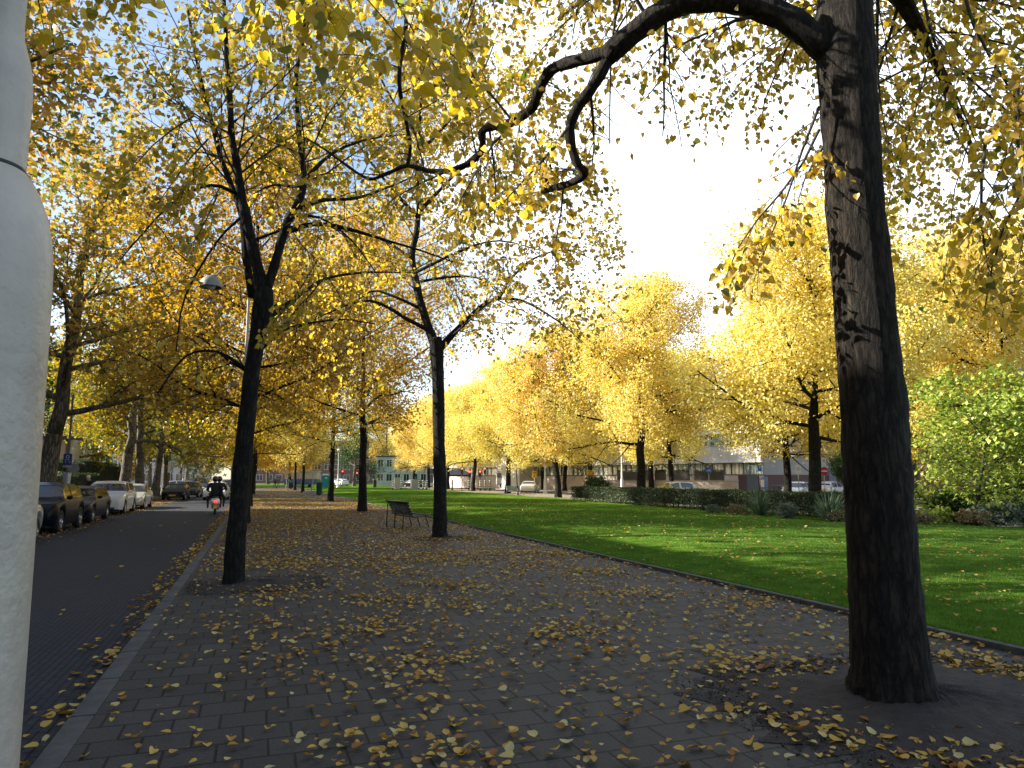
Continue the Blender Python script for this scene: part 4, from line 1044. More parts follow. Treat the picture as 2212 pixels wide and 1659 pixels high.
    for s in (-1, 1):
        MB().ell((s * (W / 2 + .06), L / 2 - (K['ws'][0] + .055) * L, B + .06), (.10, .055, .068), 10, 6).build('mirror', trim or paint, root, True)
        for c in wy:
            x = s * (W / 2 - .115)
            wh = MB().lathe([(.60 * Rw, -.10), (.92 * Rw, -.105), (Rw, -.07), (Rw, .07), (.92 * Rw, .105), (.66 * Rw, .10), (.64 * Rw, .06), (.64 * Rw, -.06)], 26, (0, 0, 0), 'X').build('wheel', RUBBER, root, SM)
            wh.location = (x, c, Rw)
            rm = MB().lathe([(.66 * Rw, .10 * s), (.63 * Rw, .085 * s), (.62 * Rw, -.04)], 24, axis='X')
            for k in range(spokes):
                a = 2 * PI * k / spokes
                rm.add([(.075 * s, .10 * Rw * math.cos(a) - w2 * math.sin(a), .10 * Rw * math.sin(a) + w2 * math.cos(a)) for w2 in (-.028, .028)] +
                       [(.090 * s, .64 * Rw * math.cos(a) - w2 * math.sin(a), .64 * Rw * math.sin(a) + w2 * math.cos(a)) for w2 in (.022, -.022)], [(0, 1, 2, 3)])
            rm.lathe([(.001, .098 * s), (.06, .092 * s), (.075, .06 * s)], 12, axis='X')
            rm.lathe([(.001, .0), (.62 * Rw, 0)], 20, axis='X')
            ro = rm.build('rim', rim, wh, SM)
    return root
def paint(name, col, metal=.3, rough=.28, coat=.55, spec=.5): return pm(name, col, rough, metal, var=.03, scale=2, coat=coat, spec=spec)
P_SIL = paint('silver paint', (.42, .44, .45), .55)
P_BLK = paint('black car paint', (.003, .0045, .010), 0, .3, .06, .14)
P_NVY = paint('blue black car paint', (.004, .008, .022), 0, .3, .08, .16)
P_WHT = paint('white car paint', (.74, .74, .74), .0)
P_CHA = paint('champagne silver paint', (.58, .58, .55), .35)
P_GRN = paint('dark bronze paint', (.035, .038, .030), .3)
P_BLU = paint('dark blue car paint', (.02, .035, .075), .2)
GC = 'cars parked along the left kerb'
def kerbcar(kind, p, y, lab, x=-7.0, **k): return car(kind, p, (x, y, -.12), PI + R(k.pop('dr', 0)), lab, k.pop('group', GC), **k)
kerbcar('sedan', P_SIL, 22.6, 'silver saloon half hidden behind the thick lamp post', x=-6.72, spokes=10)
kerbcar('suv', P_BLK, 28.9, 'black SUV with dark windscreen behind the silver saloon', x=-6.95, plate=PLATEW, spokes=7)
kerbcar('wagon', P_NVY, 34.6, 'blue black estate car parked behind the black SUV', x=-7.0, plate=PLATEW)
kerbcar('suv', P_WHT, 41.6, 'white SUV with big grille parked behind the dark estate', x=-7.0)
kerbcar('sedan', P_CHA, 48.2, 'pale silver saloon at the end of the parked row', x=-6.95)
def roadcar(kind, p, px, D, rz, lab, z=-.12, **k):
    q = GD(px, D, z); return car(kind, p, q, rz, lab, k.pop('group', None), **k)
roadcar('coupe', P_BLK, 177.5, 60, PI - .05, 'black coupe with yellow plate parked on the leaf-covered bay')
roadcar('hatch', P_GRN, 191.5, 68, PI - .05, 'dark bronze hatchback behind the black coupe')
roadcar('van', P_BLU, 201, 80, PI - .05, 'tall dark van behind the bronze hatchback')
roadcar('hatch', P_WHT, 217.5, 60, PI - .05, 'white car driving towards the viewpoint beyond the scooter', name='moving_car', glass=GLASS)
roadcar('suv', P_BLU, 231, 70, PI - .05, 'dark blue car behind the white oncoming car', name='moving_car')
roadcar('hatch', P_WHT, 174, 88, PI / 2 + .3, 'white car crossing behind the black coupe', name='moving_car')
roadcar('sedan', P_CHA, 530, 84, R(-28), 'silver saloon seen from behind beside the loaf picture truck')
roadcar('hatch', P_WHT, 673, 62, PI / 2 + .1, 'white hatchback behind the hedge in front of the dark planters')
roadcar('hatch', P_WHT, 797, 62, PI / 2 + .55, 'white hatchback left of the red no-entry sign')
roadcar('hatch', P_WHT, 829, 68, -PI / 2 + .5, 'white hatchback right of the red no-entry sign')
roadcar('hatch', P_BLU, 465, 128, PI / 2, 'blue car behind the striped bollards by the red lights')
roadcar('hatch', P_SIL, 477, 132, PI / 2, 'pale blue looking car behind the far traffic light')
roadcar('hatch', P_BLU, 490, 130, PI / 2, 'dark blue car left of the truck cab')
roadcar('hatch', P_WHT, 341, 158, .4, 'white car waiting far away at the crossing', z=0)
roadcar('sedan', P_WHT, 334, 172, .4, 'second white car in the queue at the crossing', z=0)
roadcar('hatch', P_BLK, 413.5, 128, .5, 'dark car parked by the far cabinets', z=0)

# delivery truck with a picture of a loaf on its box
tq = GD(521, 112)
tr_ = thing('delivery_truck', 'delivery truck with a loaf of bread pictured on its white box', 'truck', tq, R(-19.35))
MB().bbox((.2, 0, 2.35), (4.3, 2.3, 2.7), .04).build('cargo_box', WHITE, tr_, SM)
pn = MB().box((.35, -1.158, 2.35), (3.7, .012, 2.2)).build('picture_panel', pm('panel backing', (.30, .32, .30), .5, var=.3, scale=1.2), tr_)
lf = MB(); 
lf.add([(-1.45, -1.170, 1.30), (-.1, -1.170, 1.28), (.35, -1.170, 1.75), (.85, -1.170, 2.6), (1.25, -1.170, 3.2), (.6, -1.170, 3.40), (-.6, -1.170, 3.38), (-1.25, -1.170, 3.1), (-1.5, -1.170, 2.2)], [tuple(range(9))])
a = lf.build('loaf_picture', pm('bread crust print', (.50, .27, .09), .6, var=.35, scale=2.2), tr_)
a = MB().lathe([(.26, -1.178), (.40, -1.178)], 24, (.35, 0, 2.75), 'Y').build('ring_picture', PLATEW, tr_)
a = MB().add([(.0, -1.174, 1.28), (.35, -1.174, 1.28), (1.05, -1.174, 2.5), (2.1, -1.174, 3.1), (2.1, -1.174, 3.4), (1.6, -1.174, 3.3), (.9, -1.174, 2.8)], [tuple(range(7))]).build('white_band', WHITE, tr_)
MB().bbox((-2.95, 0, 1.7), (1.7, 2.1, 2.2), .25).build('cab', WHITE, tr_, SM)
MB().bbox((-3.3, -1.058, 2.05), (.8, .02, .7), .008).build('cab_window', GLASS, tr_)
MB().bbox((-.3, 0, .75), (6.2, 1.9, .3), .03).build('chassis', BLACK, tr_)
MB().bbox((.3, -1.0, .72), (2.2, .05, .40), .01).build('side_guard', STEEL, tr_)
for x in (-2.8, 1.5):
    for s in (-1, 1):
        o = MB().lathe([(.001, -.13), (.40, -.13), (.45, -.08), (.45, .08), (.40, .13), (.001, .13)], 20, axis='Y').build('wheel', RUBBER, tr_, SM); o.location = (x, s * .95, .45)

# ------------------------------------------------------------------ people
SKIN = pm('skin', (.42, .25, .18), .6, var=.08); HAIRW = pm('white hair', (.62, .60, .56), .8, var=.1); HAIRD = pm('dark hair', (.03, .022, .018), .7)
def cloth(n, c): return pm(n, c, .85, var=.15, scale=14, bump=.2, bscale=30)
NAVYC = cloth('navy jacket cloth', (.012, .013, .022)); DKC = cloth('dark trouser cloth', (.016, .016, .022)); GREYC = cloth('grey coat cloth', (.13, .135, .14)); BEIGE = cloth('light trouser cloth', (.30, .28, .24)); SHOE = pm('shoe leather', (.02, .016, .014), .5)
REDC = cloth('maroon shoe cloth', (.15, .02, .03)); GREENC = cloth('green jacket cloth', (.10, .26, .18))
def person(loc, rz, label, top, legs, hair=HAIRD, shoes=SHOE, pose=None, sc=1.0, group=None, helmet=None, name='person', coat=0.0):
    """one continuous body grown with the skin modifier; pose overrides joints (metres, facing +Y)"""
    J = dict(pel=(0, 0, .96), spi=(0, .0, 1.14), che=(0, 0, 1.34), nck=(0, .01, 1.50), hd0=(0, .02, 1.58), hd1=(0, .025, 1.72), nose=(0, .125, 1.635))
    for s, n in ((-1, 'l'), (1, 'r')):
        J.update({n + 'sh': (s * .185, 0, 1.43), n + 'el': (s * .235, -.03, 1.15), n + 'wr': (s * .245, .06, .91), n + 'pa': (s * .24, .085, .835),
                  n + 'hi': (s * .095, 0, .92), n + 'kn': (s * .105, .02, .50), n + 'an': (s * .105, -.03, .085), n + 'to': (s * .12, .14, .04)})
    J.update(pose or {})
    rad = dict(pel=.145, spi=.135, che=.155, nck=.060, hd0=.088, hd1=.085, nose=.016)
    for n in 'lr': rad.update({n + 'sh': .068, n + 'el': .048, n + 'wr': .033, n + 'pa': .036, n + 'hi': .095, n + 'kn': .062, n + 'an': .045, n + 'to': .036})
    if coat: rad.update(pel=.17, spi=.16, che=.17, lsh=.08, rsh=.08, lel=.06, rel=.06)
    E = [('pel', 'spi'), ('spi', 'che'), ('che', 'nck'), ('nck', 'hd0'), ('hd0', 'hd1'), ('hd0', 'nose')]
    for n in 'lr': E += [('che', n + 'sh'), (n + 'sh', n + 'el'), (n + 'el', n + 'wr'), (n + 'wr', n + 'pa'), ('pel', n + 'hi'), (n + 'hi', n + 'kn'), (n + 'kn', n + 'an'), (n + 'an', n + 'to')]
    for n, s in (('l', -1), ('r', 1)):     # four bent fingers and a thumb on each palm
        w_ = np.array(J[n + 'wr']); p = np.array(J[n + 'pa']); d = nrmz(p - w_); sd_ = nrmz(np.cross(d, [1, 0, 0]) if abs(d[0]) < .8 else np.cross(d, [0, 0, 1]))
        inw = nrmz(np.cross(d, sd_)) * -s
        for k, (o_, l) in enumerate(((-.030, .060), (-.011, .072), (.010, .068), (.028, .052))):
            a, b = p + sd_ * o_ + d * (.03 + l * .5), p + sd_ * o_ * 1.1 + d * (.03 + l * .85) + inw * (.02 + .004 * k)
            J[f'{n}f{k}'] = tuple(a); J[f'{n}g{k}'] = tuple(b); rad[f'{n}f{k}'] = .0095; rad[f'{n}g{k}'] = .008; E += [(n + 'pa', f'{n}f{k}'), (f'{n}f{k}', f'{n}g{k}')]
        J[n + 't'] = tuple(w_ + (p - w_) * .6 + sd_ * -.045 + d * .02); rad[n + 't'] = .0105; E.append((n + 'pa', n + 't'))
    keys = list(J); ix = {k: i for i, k in enumerate(keys)}
    me = bpy.data.meshes.new('person'); me.from_pydata([J[k] for k in keys], [(ix[a], ix[b]) for a, b in E], [])
    o = link(bpy.data.objects.new(name, me)); md = o.modifiers.new('skin', 'SKIN'); sv = me.skin_vertices[0].data
    for k in keys: sv[ix[k]].radius = (rad[k], rad[k] * (.72 if k in ('pel', 'spi', 'che') else 1)); sv[ix[k]].use_root = (k == 'pel')
    sb = o.modifiers.new('sub', 'SUBSURF'); sb.levels = sb.render_levels = 1
    dg = bpy.context.evaluated_depsgraph_get(); m2 = bpy.data.meshes.new_from_object(o.evaluated_get(dg))
    bpy.data.objects.remove(o); m2.name = 'person'
    m2.materials.clear()
    for q in (top, legs, SKIN, shoes): m2.materials.append(q)
    ks = [k for k in keys]; KP = np.array([J[k] for k in ks])
    cls = []
    for k in ks:
        if k in ('hd0', 'hd1', 'nose') or k[1:] in ('pa', 't') or k[1:2] in ('f', 'g'): cls.append(2)
        elif k[1:] in ('kn', 'hi') or k == 'pel': cls.append(0 if (coat and k == 'pel') else 1)
        elif k[1:] in ('an', 'to'): cls.append(3)
        else: cls.append(0)
    for p in m2.polygons:
        d = ((KP - np.array(p.center)) ** 2).sum(1); p.material_index = cls[int(np.argmin(d))]
    m2.shade_smooth()
    b = link(bpy.data.objects.new(name, m2)); b.location = tuple(float(c) for c in loc); b.rotation_euler = (0, 0, rz); b.scale = (sc,) * 3
    tag(b, label, 'person', group)
    h = np.array(J['hd1'])
    if helmet: MB().ell((h[0], h[1], h[2] - .03), (.135, .155, .145), 16, 10).build('helmet', helmet, b, True)
    else: MB().ell((h[0], h[1] - .022, h[2] + .008), (.098, .105, .098), 14, 8).build('hair', hair, b, True)
    return b
q = GD(89.5, 40); person((q[0], q[1], 0), R(150), 'white-haired person in a dark jacket looking down behind the parked cars', NAVYC, DKC, HAIRW, pose=dict(hd0=(0, .06, 1.57), hd1=(0, .10, 1.70), nose=(0, .19, 1.60), rwr=(.12, .22, 1.12), rpa=(.06, .28, 1.14), lwr=(-.12, .22, 1.10), lpa=(-.06, .27, 1.12)), coat=1)
walk = dict(lkn=(-.10, .16, .52), lan=(-.10, .22, .09), lto=(-.11, .38, .06), rkn=(.10, .03, .50), ran=(.10, -.26, .14), rto=(.11, -.13, .05))
q = GD(275.2, 118); person((q[0], q[1], 0), R(25), 'strolling person in a grey coat and dark trousers, left of the pair', GREYC, DKC, HAIRW, pose=walk, group='strolling couple', coat=1)
q = GD(278.6, 118); person((q[0], q[1], 0), R(25), 'strolling person in dark clothes and light trousers, right of the pair', GREYC, BEIGE, HAIRD, pose=walk, group='strolling couple', coat=1)
q = GD(291.5, 104); person((q[0], q[1], 0), R(70), 'person in a green jacket bending beside the far path trunk', GREENC, DKC, HAIRD, pose=dict(spi=(0, .08, 1.12), che=(0, .22, 1.25), nck=(0, .33, 1.35), hd0=(0, .38, 1.41), hd1=(0, .44, 1.53), nose=(0, .52, 1.42), lsh=(-.18, .26, 1.31), rsh=(.18, .26, 1.31), lel=(-.22, .30, 1.05), rel=(.22, .30, 1.05), lwr=(-.2, .40, .85), rwr=(.2, .40, .85), lpa=(-.19, .44, .78), rpa=(.19, .44, .78)))
q = GD(183.5, 100); person((q[0], q[1], 0), R(60), 'pedestrian in a pale top beside the left striped bollards', cloth('pale top cloth', (.5, .5, .52)), DKC, HAIRD)

# scooter with two riders seen from behind
sq = GD(216.8, 36.3, -.12)
sc_ = thing('motor_scooter', 'white retro motor scooter with a red tail lamp riding away', 'scooter', sq, R(2))
PW = paint('scooter white paint', (.68, .68, .66), 0)
for y in (-.62, .62):
    o = MB().lathe([(.12, -.05), (.20, -.055), (.235, -.03), (.235, .03), (.20, .055), (.12, .05)], 20, axis='X').build('wheel', RUBBER, sc_, SM); o.location = (0, y, .235)
    MB().lathe([(.001, .04), (.13, .04), (.13, -.04), (.001, -.04)], 14, axis='X').build('rim', ALLOY, o)
MB().ell((0, -.46, .60), (.215, .40, .235), 18, 12).build('rear_cowl', PW, sc_, True)
MB().bbox((0, .02, .30), (.30, .75, .07), .03).build('footboard', BLACK, sc_, SM)
MB().bbox((0, .50, .62), (.40, .07, .70), .05).build('leg_shield', PW, sc_, SM)
MB().ell((0, .64, .44), (.10, .24, .12), 12, 8).build('front_mudguard', PW, sc_, True)
MB().ell((0, -.30, .83), (.15, .42, .07), 14, 8).build('saddle', BLACK, sc_, True)
MB().tube([(0, .60, .25), (0, .50, .9), (0, .47, 1.0)], .03, 8).build('steering_column', BLACK, sc_, True)
MB().tube([(-.34, .38, 1.02), (-.12, .46, 1.03), (.12, .46, 1.03), (.34, .38, 1.02)], .018, 8).build('handlebar', BLACK, sc_, True)
for s in (-1, 1):
    MB().tube([(s * .26, .42, 1.03), (s * .34, .42, 1.18)], .007, 5).ell((s * .37, .41, 1.22), (.065, .015, .05), 10, 6).build('mirror', BLACK, sc_, True)
    MB().ell((s * .16, -.80, .50), (.035, .03, .03), 8, 6).build('indicator', REDG, sc_, True)
MB().ell((0, -.86, .63), (.075, .035, .055), 12, 8).build('tail_light', emis('lit tail lamp', (.9, .03, .03), 1.2), sc_, True)
MB().bbox((0, -.84, .36), (.17, .012, .15), .004).build('number_plate', PLATEY, sc_)
MB().bbox((0, -.72, .36), (.14, .22, .06), .02).build('rear_mudguard', BLACK, sc_, SM)
MB().tube([(.12, -.35, .26), (.15, -.6, .28), (.15, -.78, .30)], .045, 10).build('exhaust', STEEL, sc_, True)
sit = dict(pel=(0, 0, .93), spi=(0, .02, 1.12), che=(0, .05, 1.32), nck=(0, .08, 1.46), hd0=(0, .10, 1.54), hd1=(0, .115, 1.67), nose=(0, .215, 1.585))
for s, n in ((-1, 'l'), (1, 'r')):
    sit.update({n + 'sh': (s * .20, .05, 1.40), n + 'el': (s * .33, .16, 1.16), n + 'wr': (s * .30, .38, 1.08), n + 'pa': (s * .30, .45, 1.07), n + 'hi': (s * .13, .02, .90), n + 'kn': (s * .26, .38, .74), n + 'an': (s * .22, .24, .36), n + 'to': (s * .23, .40, .33)})
HEL = pm('black helmet', (.012, .012, .014), .25, var=.1, coat=.6)
def at(p, y, x=0): 
    m = Matrix.Rotation(R(2), 3, 'Z') @ Vector((x, y, 0)); return (p[0] + m.x, p[1] + m.y, p[2])
person(at(sq, .02, .13), R(2), 'scooter driver in dark clothes and black helmet, in front on the saddle', NAVYC, DKC, pose=sit, helmet=HEL, coat=1, sc=1.05)
sit2 = dict(sit); sit2.update(lel=(-.34, .0, 1.14), rel=(.34, .0, 1.14), lwr=(-.22, .24, 1.05), rwr=(.22, .24, 1.05), lpa=(-.18, .31, 1.04), rpa=(.18, .31, 1.04), lkn=(-.29, .34, .72), rkn=(.29, .34, .72), lan=(-.27, .12, .34), ran=(.27, .12, .34), lto=(-.28, .28, .31), rto=(.28, .28, .31))
person(at(sq, -.38, -.06), R(2), 'scooter passenger in a wide dark jacket and black helmet, seated behind', NAVYC, DKC, shoes=REDC, pose=sit2, helmet=HEL, coat=1, sc=1.05)
# ------------------------------------------------------------------ buildings
RZC = -YAW                                    # turned to face the viewpoint
CONC = pm('concrete panel', (.40, .40, .40), .8, var=.10, scale=1.2, bump=.15, bscale=30)
PALE = pm('pale spandrel stone', (.70, .68, .65), .8, var=.12, scale=1.5)
SILL = pm('white sill', (.72, .72, .70), .5, var=.06)
REDB = brickm('red brown brick', (.20, .085, .06), (.28, .12, .085), (.25, .22, .19), .22, .065, msz=.008, dirt=.25, wall=True)
DBRK = brickm('dark plinth brick', (.14, .085, .075), (.19, .11, .10), (.15, .13, .12), .22, .065, msz=.008, dirt=.2, wall=True)
TILE = pm('roof tile', (.045, .04, .042), .7, var=.3, scale=9, bump=.5)
def curtainm():
    m, n, b, out = newmat('glazing with curtains'); t = N(n, 'ShaderNodeTexCoord'); q = N(n, 'ShaderNodeMapping'); q.inputs['Scale'].default_value = (7, 7, .35)
    n.links.new(t.outputs['Object'], q.inputs[0]); z = N(n, 'ShaderNodeTexNoise', Scale=1.0, Detail=4.0, Roughness=.6); oi = N(n, 'ShaderNodeObjectInfo')
    a = N(n, 'ShaderNodeVectorMath', operation='MULTIPLY_ADD'); n.links.new(oi.outputs['Random'], a.inputs[0]); a.inputs[1].default_value = (9, 5, 3); n.links.new(q.outputs[0], a.inputs[2])
    n.links.new(a.outputs[0], z.inputs['Vector'])
    r = ramp(n, z.outputs[0], [(.36, (.06, .10, .10)), (.5, (.24, .33, .32)), (.64, (.62, .68, .66))]); n.links.new(r.outputs[0], b.inputs['Base Color'])
    b.inputs['Roughness'].default_value = .25; b.inputs['Coat Weight'].default_value = .7; b.inputs['Coat Roughness'].default_value = .02
    return m
CURT = curtainm()
FRAME = pm('window frame metal', (.10, .11, .11), .45, var=.08)

C0 = GD(764, 80)
u = np.array([-math.sin(R(20)), math.cos(R(20)), 0]); nf = np.array([-u[1], u[0], 0]); uz = math.atan2(u[1], u[0])
ho = thing('hotel_building', 'pale concrete hotel with long curtained window bands and a blank grey end wall', 'building', C0, uz)
def Wl(t, o, z): return (t, o, z)             # local: x along the facade, y outward (towards the street is +y)
LEN = 66
vE = CR; eloc = Matrix.Rotation(-uz, 3, 'Z') @ Vector(vE); bloc = Matrix.Rotation(-uz, 3, 'Z') @ Vector(CF)
E1 = np.array([eloc.x, eloc.y]) * 17; E2 = E1 + np.array([bloc.x, bloc.y]) * 16
MB().prism([(0, -.02), (LEN, -.30), (LEN, -16), tuple(E2), tuple(E1), (0, 0)][::1], 2.0, 12.2).build('wall', CONC, ho)
MB().prism([(-.05, .04), (LEN, .0), (LEN, -16), tuple(E2 * 1.002), tuple(E1 * 1.003)], 0, 1.995).build('plinth', DBRK, ho)
MB().box((LEN / 2 + .3, .06, .97), (LEN - .8, .30, 1.95)).build('stone_base', BRICKW, ho)
for k, (z0, z1) in enumerate(((3.45, 5.35), (6.8, 8.7), (10.15, 12.3))):
    sp = MB()
    for i in range(16): sp.bbox((.12 + 4.1 * i + 2.05, .12, (z0 + z1) / 2), (4.07, .32, z1 - z0 - .10), .02)
    sp.build('spandrel', PALE, ho)
    MB().bbox((LEN / 2, .20, z0 - .01), (LEN, .52, .13), .02).build('ledge', SILL, ho); MB().bbox((LEN / 2, .16, z1 + .03), (LEN, .44, .09), .02).build('ledge', SILL, ho)
wf = None
for k, z in enumerate((2.70, 6.10, 9.45)):
    for i in range(26):
        x = 1.25 + 2.5 * i
        if wf is None:
            fr = MB(); 
            for a in (-1.22, .35, 1.22): fr.box((a, .02, 0), (.09, .10, 1.38))
            fr.box((0, .02, .66), (2.5, .10, .08)).box((0, .02, -.66), (2.5, .10, .08))
            wf = fr.build('window', FRAME, ho); wp = MB().box((0, -.03, 0), (2.42, .04, 1.34)).build('pane', CURT, wf); wf.location = (x, .03, z)
        else:
            c = wf.copy(); COL.objects.link(c); c.parent = ho; c.location = (x, .03, z); d = wp.copy(); COL.objects.link(d); d.parent = c
MB().bbox((40.5, 1.6, 4.6), (4.5, 3.0, 9.2), .03).build('stair_block', PALE, ho)
MB().bbox((44.5, .5, 3.0), (3.5, 1.2, 2.9), .03).build('porch_recess', DBRK, ho)
def ew(px, z, off=.0): p = GD(px, 80 - off, z); v = Matrix.Rotation(-uz, 3, 'Z') @ Vector(p - np.array(C0)); return tuple(v)
ra = RZC - uz
for z in (3.9, 6.5, 9.2): MB().box((0, 0, 0), (15.6, .03, .05), 0).xf(Matrix.Translation(ew(831, z, .02)) @ Matrix.Rotation(ra, 4, 'Z')).build('panel_joint', GREYP, ho)
MB().box((0, 0, 0), (12, .05, .05)).xf(Matrix.Translation(ew(818, 4.0, .05)) @ Matrix.Rotation(ra, 4, 'Z')).build('cable', BLACK, ho)
MB().box((0, 0, 0), (1.4, .12, 2.2)).xf(Matrix.Translation(ew(858, 6.4, .05)) @ Matrix.Rotation(ra, 4, 'Z')).build('window', pm('blue pane', (.25, .36, .42), .2, coat=.5), ho)
MB().bbox((0, 0, 0), (1.6, .10, 2.6), .02).xf(Matrix.Translation(ew(836, 1.45, .12)) @ Matrix.Rotation(ra, 4, 'Z')).build('door', pm('slate blue door', (.14, .16, .19), .5), ho)
MB().bbox((0, 0, 0), (1.25, .12, 1.95), .02).xf(Matrix.Translation(ew(752, .98, .6)) @ Matrix.Rotation(ra, 4, 'Z')).build('door', pm('grey steel door', (.12, .13, .14), .45), ho)
MB().bbox((0, 0, 0), (.95, .12, 1.95), .02).xf(Matrix.Translation(ew(742.5, .98, .6)) @ Matrix.Rotation(ra, 4, 'Z')).build('door', pm('brown door', (.10, .05, .045), .5), ho)
# sign and camera on the end wall
hs = thing('wall_sign', 'dark hotel sign with a red figure and white letters on the grey end wall', 'sign', GD(776.5, 79.93, 4.75), RZC)
MB().bbox((0, 0, 0), (2.15, .12, .66), .02).build('board', pm('sign board', (.03, .022, .024), .4), hs)
st = MB(); 
st.add([(-.62 + .21 * math.cos(PI / 2 + k * PI / 5) * (1 if k % 2 == 0 else .42), -.068, .0 + .24 * math.sin(PI / 2 + k * PI / 5) * (1 if k % 2 == 0 else .42)) for k in range(10)], [tuple(range(10))])
e_ = st.build('red_figure', REDS, hs); e_.location.x = -.18
lettering('CIT', .24, WHITE, hs, (-.36, -.066, .10)); lettering('TEDE', .24, WHITE, hs, (.72, -.066, .10)); lettering('hotel', .13, REDS, hs, (.80, -.066, -.12))
cc = thing('security_camera', 'white security camera fixed to the grey end wall below the sign', 'camera', GD(793, 79.6, 4.15), RZC + .5)
MB().bbox((0, -.25, 0), (.22, .75, .24), .05).build('housing', WHITE, cc, SM); MB().tube([(0, .1, -.05), (-.1, .35, -.25), (-.1, .45, -.3)], .05, 8).build('bracket', WHITE, cc, True)

# low forecourt wall with dark planters in front of the hotel
p0, p1 = GD(606, 76), GD(738, 70); d_ = p1 - p0; Lw = float(np.linalg.norm(d_)); rz_ = math.atan2(d_[1], d_[0])
fw_ = thing('forecourt_wall', 'low pinkish wall along the pavement in front of the hotel', 'wall', (p0 + p1) / 2, rz_)
MB().bbox((0, 0, .70), (Lw, .30, 1.40), .02).build('masonry', BRICKW, fw_); MB().bbox((0, 0, 1.425), (Lw + .05, .38, .05), .01).build('coping', PALE, fw_)
PLNT = pm('planter metal', (.055, .05, .05), .5, var=.35, scale=1.2)
def hedge_leaves(parent, size3, n, sz, mat, rz=0.0, z0=0.0, lowgap=0.0, lump=.05):
    """leaves spread over (and a little under) the faces of a clipped block, local coordinates"""
    X_, Y_, Z_ = size3; A_ = np.array([X_ * Z_, X_ * Z_, Y_ * Z_, Y_ * Z_, X_ * Y_]); f = rng.choice(5, n, p=A_ / A_.sum())
    a, b = rng.random(n) - .5, rng.random(n) - .5; P = np.zeros((n, 3)); Nn = np.zeros((n, 3))
    for k, (ax, sg) in enumerate(((1, -1), (1, 1), (0, -1), (0, 1))):
        m = f == k; P[m, ax] = sg * (Y_ if ax == 1 else X_) / 2; P[m, 1 - ax] = a[m] * (X_ if ax == 1 else Y_); P[m, 2] = (b[m] + .5) * Z_; Nn[m, ax] = sg
    m = f == 4; P[m, 0] = a[m] * X_; P[m, 1] = b[m] * Y_; P[m, 2] = Z_; Nn[m, 2] = 1
    dp = rng.random(n) ** 2 * .16
    P = P - Nn * dp[:, None] + rng.normal(size=(n, 3)) * .018
    P += Nn * (lump * (np.sin(P[:, 0] * 2.1 + P[:, 2] * 2) * np.sin(P[:, 1] * 1.9 + P[:, 2] * 3 + 1)))[:, None]
    if lowgap:
        k = (P[:, 2] > lowgap * (.35 + .65 * (.5 + .5 * np.sin(P[:, 0] * 1.1 + 2))) * (rng.random(n) ** .4)); P, Nn = P[k], Nn[k]; n = len(P)
    P[:, 2] += z0
    return leaves('foliage', mat, P, unit(n) * .8 + np.array([0, 0, .3]), Nn + unit(n) * .7, sz * (.6 + .7 * rng.random(n)), 'kite', parent)
for i, (a, b, nm) in enumerate(((619, 655, 'dark planter box with ivy, left end of the forecourt wall'), (658, 668, 'narrow dark planter box between two linden trunks'), (672, 692, 'dark planter box behind the trunk with the mottled bark'), (697, 725, 'dark planter box nearest the hotel doors'))):
    f0, f1 = (a - 606) / 132, (b - 606) / 132; c = p0 + d_ * (f0 + f1) / 2; l = Lw * (f1 - f0)
    pb = thing('planter_box', nm, 'planter', (c[0], c[1], 1.45), rz_, 'planter boxes on the forecourt wall')
    MB().bbox((0, 0, .42), (l, .55, .84), .02).build('box', PLNT, pb)
    hedge_leaves(pb, (l * .96, .5, .16), 700, .08, HEDGE, z0=.80)

def simple_house(name, label, loc, rz, W_, D_, H_, wall, roof=None, rows=2, cols=4, cat='building', group=None, wz=(1.0, 1.4), flat=True, door=True):
    r = thing(name, label, cat, loc, rz, group)
    MB().box((0, 0, H_ / 2), (W_, D_, H_)).build('wall', wall, r)
    if flat: MB().bbox((0, 0, H_ + .12), (W_ + .3, D_ + .3, .24), .03).build('roof', TILE, r)
    else:
        MB().add([(-W_ / 2 - .3, -D_ / 2 - .4, H_), (W_ / 2 + .3, -D_ / 2 - .4, H_), (W_ / 2 + .3, D_ / 2 + .4, H_), (-W_ / 2 - .3, D_ / 2 + .4, H_), (-W_ / 2 + 2, 0, H_ + 3.2), (W_ / 2 - 2, 0, H_ + 3.2)],
                 [(3, 2, 1, 0), (0, 1, 5, 4), (2, 3, 4, 5), (1, 2, 5), (3, 0, 4)]).build('roof', TILE, r)
    w0 = None; fh = H_ / rows
    for k in range(rows):
        for i in range(cols):
            if door and k == 0 and i == 0: continue
            p_ = (-W_ / 2 + W_ * (i + .5) / cols, -D_ / 2 - .02, fh * (k + .55))
            if w0 is None:
                a, b = W_ / cols * .66, fh * .52; f = MB()
                for s in (-1, 1): f.box((s * a / 2, 0, 0), (.09, .10, b)).box((0, 0, s * b / 2), (a + .09, .10, .09))
                f.box((0, 0, 0), (.06, .08, b)); w0 = f.build('window', SILL, r); pn_ = MB().box((0, .03, 0), (a, .04, b)).build('pane', GLASS, w0); w0.location = p_
            else:
                c = w0.copy(); COL.objects.link(c); c.parent = r; c.location = p_; d = pn_.copy(); COL.objects.link(d); d.parent = c
    if door:
        MB().bbox((-W_ / 2 + W_ * .5 / cols, -D_ / 2 - .03, 1.1), (1.0, .12, 2.2), .02).build('door', DGREEN, r)
    return r
